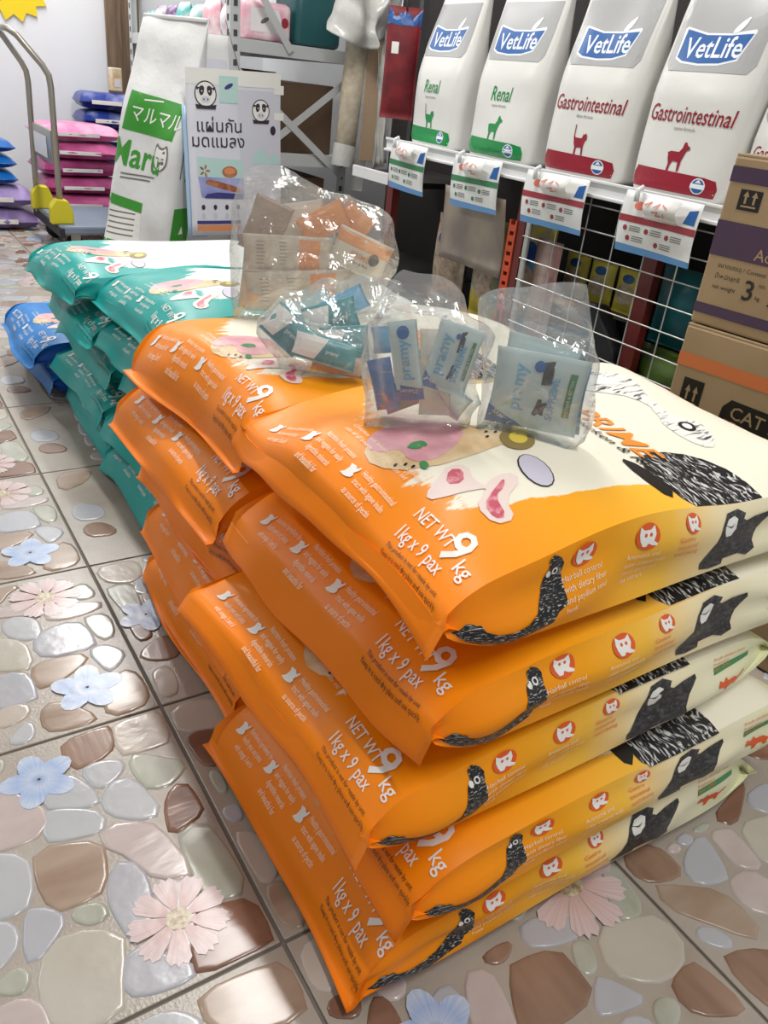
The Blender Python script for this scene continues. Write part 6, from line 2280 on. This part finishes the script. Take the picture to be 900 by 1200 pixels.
# ------------------------------------------------------------------ platform trolley
M_steel = mat('brushed_steel', srgb(168, 162, 152), 0.32, metal=0.6, var=0.15)
M_plat = mat('platform_blue_grey', srgb(120, 132, 150), 0.5, var=0.15)
M_yhinge = mat('hinge_yellow', srgb(214, 200, 40), 0.4, var=0.1)
M_rub = mat('rubber_black', srgb(34, 34, 36), 0.6)
tr_ = empty('platform_trolley', (0.53, 1.93, 0))
MB().box(-0.02, 0.56, -0.26, 0.27, 0.100, 0.135, bev=0.008).build('platform', M_plat, tr_)
MB().box(-0.026, -0.004, -0.27, 0.28, 0.088, 0.128, bev=0.006).build('edge_bumper', M_rub, tr_)


def arc_handle():
    pts = []
    yl, yr = 0.20, -0.19
    raw = [(0.0, yr, 0.12), (0.004, yr, 0.66), (0.0, yr, 0.70), (-0.02, yr + 0.005, 0.735), (-0.10, yr + 0.03, 0.83), (-0.125, yr + 0.05, 0.848), (-0.135, yr + 0.08, 0.852), (-0.135, yl - 0.08, 0.852), (-0.125, yl - 0.05, 0.848), (-0.10, yl - 0.03, 0.83), (-0.03, yl - 0.005, 0.735), (-0.012, yl, 0.70), (-0.008, yl, 0.66), (-0.02, yl, 0.12)]
    return raw


MB().tube(arc_handle(), 0.0125, 12).build('handle', M_steel, tr_, True)
hp = MB().box(-0.014, 0.004, -0.185, 0.195, 0.37, 0.50, bev=0.003).build('handle_plate', M_steel, tr_)
Print().on('plate_label').rect(0.04, .015, .30, .10, 0).build_parts(plane_surf((-0.0145, 0.195, 0.37), (0, -1, 0), (0, 0, 1)), [M_lab], hp, maxlen=1, off=0.001)
for y in (0.20, -0.19):
    T = Matrix.Translation((0.0, y + 0.022, -0.032)) @ Matrix.Rotation(pi / 2, 4, 'X')
    h_ = MB().prism([(-.045, .165), (.05, .165), (.05, .215), (.03, .265), (-.02, .270), (-.045, .235)], 0, 0.044, T=T).build('hinge_cover', M_yhinge, tr_)
    h_.modifiers.new('bevel', 'BEVEL').width = 0.006
for x, y in ((0.05, -0.19), (0.05, 0.20), (0.50, -0.19), (0.50, 0.20)):
    w = MB().tube([(x, y - 0.016, 0.044), (x, y + 0.016, 0.044)], 0.041, 20).build('wheel', M_rub, tr_, True)
    MB().box(x - 0.02, x + 0.02, y - 0.026, y - 0.020, 0.040, 0.10).box(x - 0.02, x + 0.02, y + 0.020, y + 0.026, 0.040, 0.10).box(x - 0.03, x + 0.03, y - 0.03, y + 0.03, 0.092, 0.100).build('caster_fork', M_steel, w)
tag(tr_, 'platform trolley with steel handle and yellow hinge covers', 'trolley')

# ------------------------------------------------------------------ stacks of small sacks along the back wall
def flat_sack(x, y, z, w, d, t, m, label, group, rz=0.0, seed=0, name='pet_food_sack', pr=None):
    """small pillow sack lying flat; long side along x, front towards -y"""
    t = t * 0.955
    r = Waves(seed, 6, 10, 34)
    n1, n2 = 22, 14
    S_, T_ = np.meshgrid(np.linspace(-1, 1, n1), np.linspace(-1, 1, n2), indexing='ij')
    hgt = np.clip(1 - np.abs(S_) ** 6, 0, 1) ** 0.5 * np.clip(1 - np.abs(T_) ** 5, 0, 1) ** 0.5
    wob = r(S_ * w / 2, T_ * d / 2)
    X, Y = S_ * w / 2, T_ * d / 2 * (1 + 0.02 * r(S_, 0.3))
    top = np.stack([X, Y, t * .42 + hgt * t * .56 + 0.03 * t * wob * hgt + 0.0008], -1).reshape(-1, 3)
    bot = np.stack([X, Y, t * .42 - hgt * t * .42 - 0.0008], -1).reshape(-1, 3)
    nn = len(top)
    Fs = grid_faces(n1, n2, 0, False) + grid_faces(n1, n2, nn, True)
    for a in range(n1 - 1):
        for q in (0, n2 - 1):
            Fs.append((a * n2 + q, (a + 1) * n2 + q, (a + 1) * n2 + q + nn, a * n2 + q + nn))
    for q in range(n2 - 1):
        for a in (0, n1 - 1):
            Fs.append((a * n2 + q, a * n2 + q + 1, a * n2 + q + 1 + nn, a * n2 + q + nn))
    o = link(name, np.concatenate([top, bot]), Fs, m, None, True)

    def sf(p):
        return np.stack([p[:, 0], -d / 2 * (1 - 0.25 * (p[:, 1] / t - .42) ** 2) - 0.002, p[:, 1]], 1), np.tile([0., -1., 0.], (len(p), 1))
    if pr is not None:
        pr.build_parts(sf, [M_white, M_ink, M_yel], o, maxlen=0.05, off=0.001)
    o.location = (x, y, z)
    o.rotation_euler = (0, 0, rz)
    tag(o, label, 'bag', group)
    return o


M_pk = mat('sack_pink', srgb(206, 92, 150), 0.3, col2=srgb(236, 168, 200), vscale=9)
M_pk2 = mat('sack_magenta', srgb(176, 62, 124), 0.3, col2=srgb(206, 110, 160), vscale=9)
M_pu = mat('sack_purple', srgb(96, 66, 150), 0.3, col2=srgb(170, 150, 200), vscale=8)
M_cy = mat('sack_cyan', srgb(34, 146, 214), 0.3, col2=srgb(20, 100, 180), vscale=8)
M_nv = mat('sack_navy', srgb(40, 58, 140), 0.3, col2=srgb(150, 160, 200), vscale=9, lo=0.5, hi=0.7)


def strip(w, t):
    return Print().on('print_strip').rect(-w * .3, t * .3, w * .25, t * .52, 0)


pl = ['at the bottom', 'second from the bottom', 'in the middle', 'second from the top', 'on top']
o = flat_sack(0.80, 2.42, 0.003, 0.36, 0.30, 0.09, mat('sack_peach', srgb(206, 170, 150), 0.5, col2=srgb(180, 140, 120), vscale=14), 'peach coloured sack on the floor under the pink stack', 'pink sacks by the wall', seed=820)
for k in range(5):
    flat_sack(0.765 + 0.008 * (k % 2), 2.42 + 0.01 * (k % 3), 0.094 + k * 0.080, 0.39, 0.30, 0.080, M_pk if k > 3 else M_pk2, 'pink sack %s of the stack beside the trolley handle' % pl[k], 'pink sacks by the wall', rz=0.06 * ((k % 3) - 1), seed=821 + k, pr=strip(.35, .076))
for k in range(2):
    flat_sack(0.32 - 0.01 * k, 2.46, 0.003 + k * 0.100, 0.46, 0.34, 0.098, M_pu, ['purple sack on the floor under another purple one', 'purple sack lying under the bright blue sacks'][k], 'purple and blue sacks by the wall', seed=831 + k, pr=strip(.5, .098))
for k in range(3):
    flat_sack(0.27, 2.46 + 0.01 * k, 0.2035 + k * 0.068, 0.40, 0.30, 0.068, M_cy, 'bright blue sack %s on the purple sacks' % ['lowest of three', 'in the middle of three', 'topmost of three'][k], 'purple and blue sacks by the wall', seed=841 + k, rz=0.03 * k, pr=strip(.38, .068))
for k in range(7):
    flat_sack(1.035, 2.86, 0.003 + k * 0.0885, 0.29, 0.26, 0.0885, M_nv, 'navy blue sack, number %s up in the stack by the wall corner' % ['one', 'two', 'three', 'four', 'five', 'six', 'seven'][k], 'navy sacks by the wall', rz=0.08 * ((k * 5 % 3) - 1), seed=851 + k, pr=strip(.28, .088))
r = MB().box(-0.03, 0.03, -0.02, 0.02, 0, 0.11, bev=0.004).build('tan_box', mat('tan_card', srgb(214, 184, 130), 0.6, col2=srgb(236, 224, 200), vscale=20))
r.location = (1.085, 2.80, 0.628)
r.rotation_euler = (0, 0, 0.3)
Print().on('label_panel').rect(-.02, .02, .02, .06, 0).build_parts(plane_surf((0, -0.0205, 0), (1, 0, 0), (0, 0, 1)), [M_lab], r, maxlen=1)
tag(r, 'small tan box standing on the navy sacks', 'box')
# brown board leaning at the wall corner
b = MB().box(-0.09, 0.09, -0.012, 0.012, 0, 1.35, bev=0.003).build('brown_board', mat('brown_board', srgb(128, 106, 84), 0.6, col2=srgb(98, 80, 62), vscale=10, stretch=(4, 1, 0.4)))
b.location = (1.20, 3.02, 0.003)
for q in (-.045, .045):
    MB().box(q - .035, q + .035, -0.017, -0.011, 0.06, 1.29, bev=0.002).build('panel', mat('brown_board', None), b)
tag(b, 'tall brown board standing against the back wall by the corner', 'board')
# yellow star sign on the wall
st = []
for i in range(28):
    a = 2 * pi * i / 28
    q = 0.16 if i % 2 == 0 else 0.125
    st.append((q * 1.15 * cos(a), q * sin(a)))
T = Matrix.Rotation(pi / 2, 4, 'X')
s_ = MB().prism(st, 0.0, 0.006, T=T).build('star_sign', mat('sign_yellow', srgb(244, 214, 30), 0.5, var=0.05))
s_.location = (0.655, 3.056, 1.055)
tag(s_, 'yellow starburst paper sign on the back wall', 'sign')
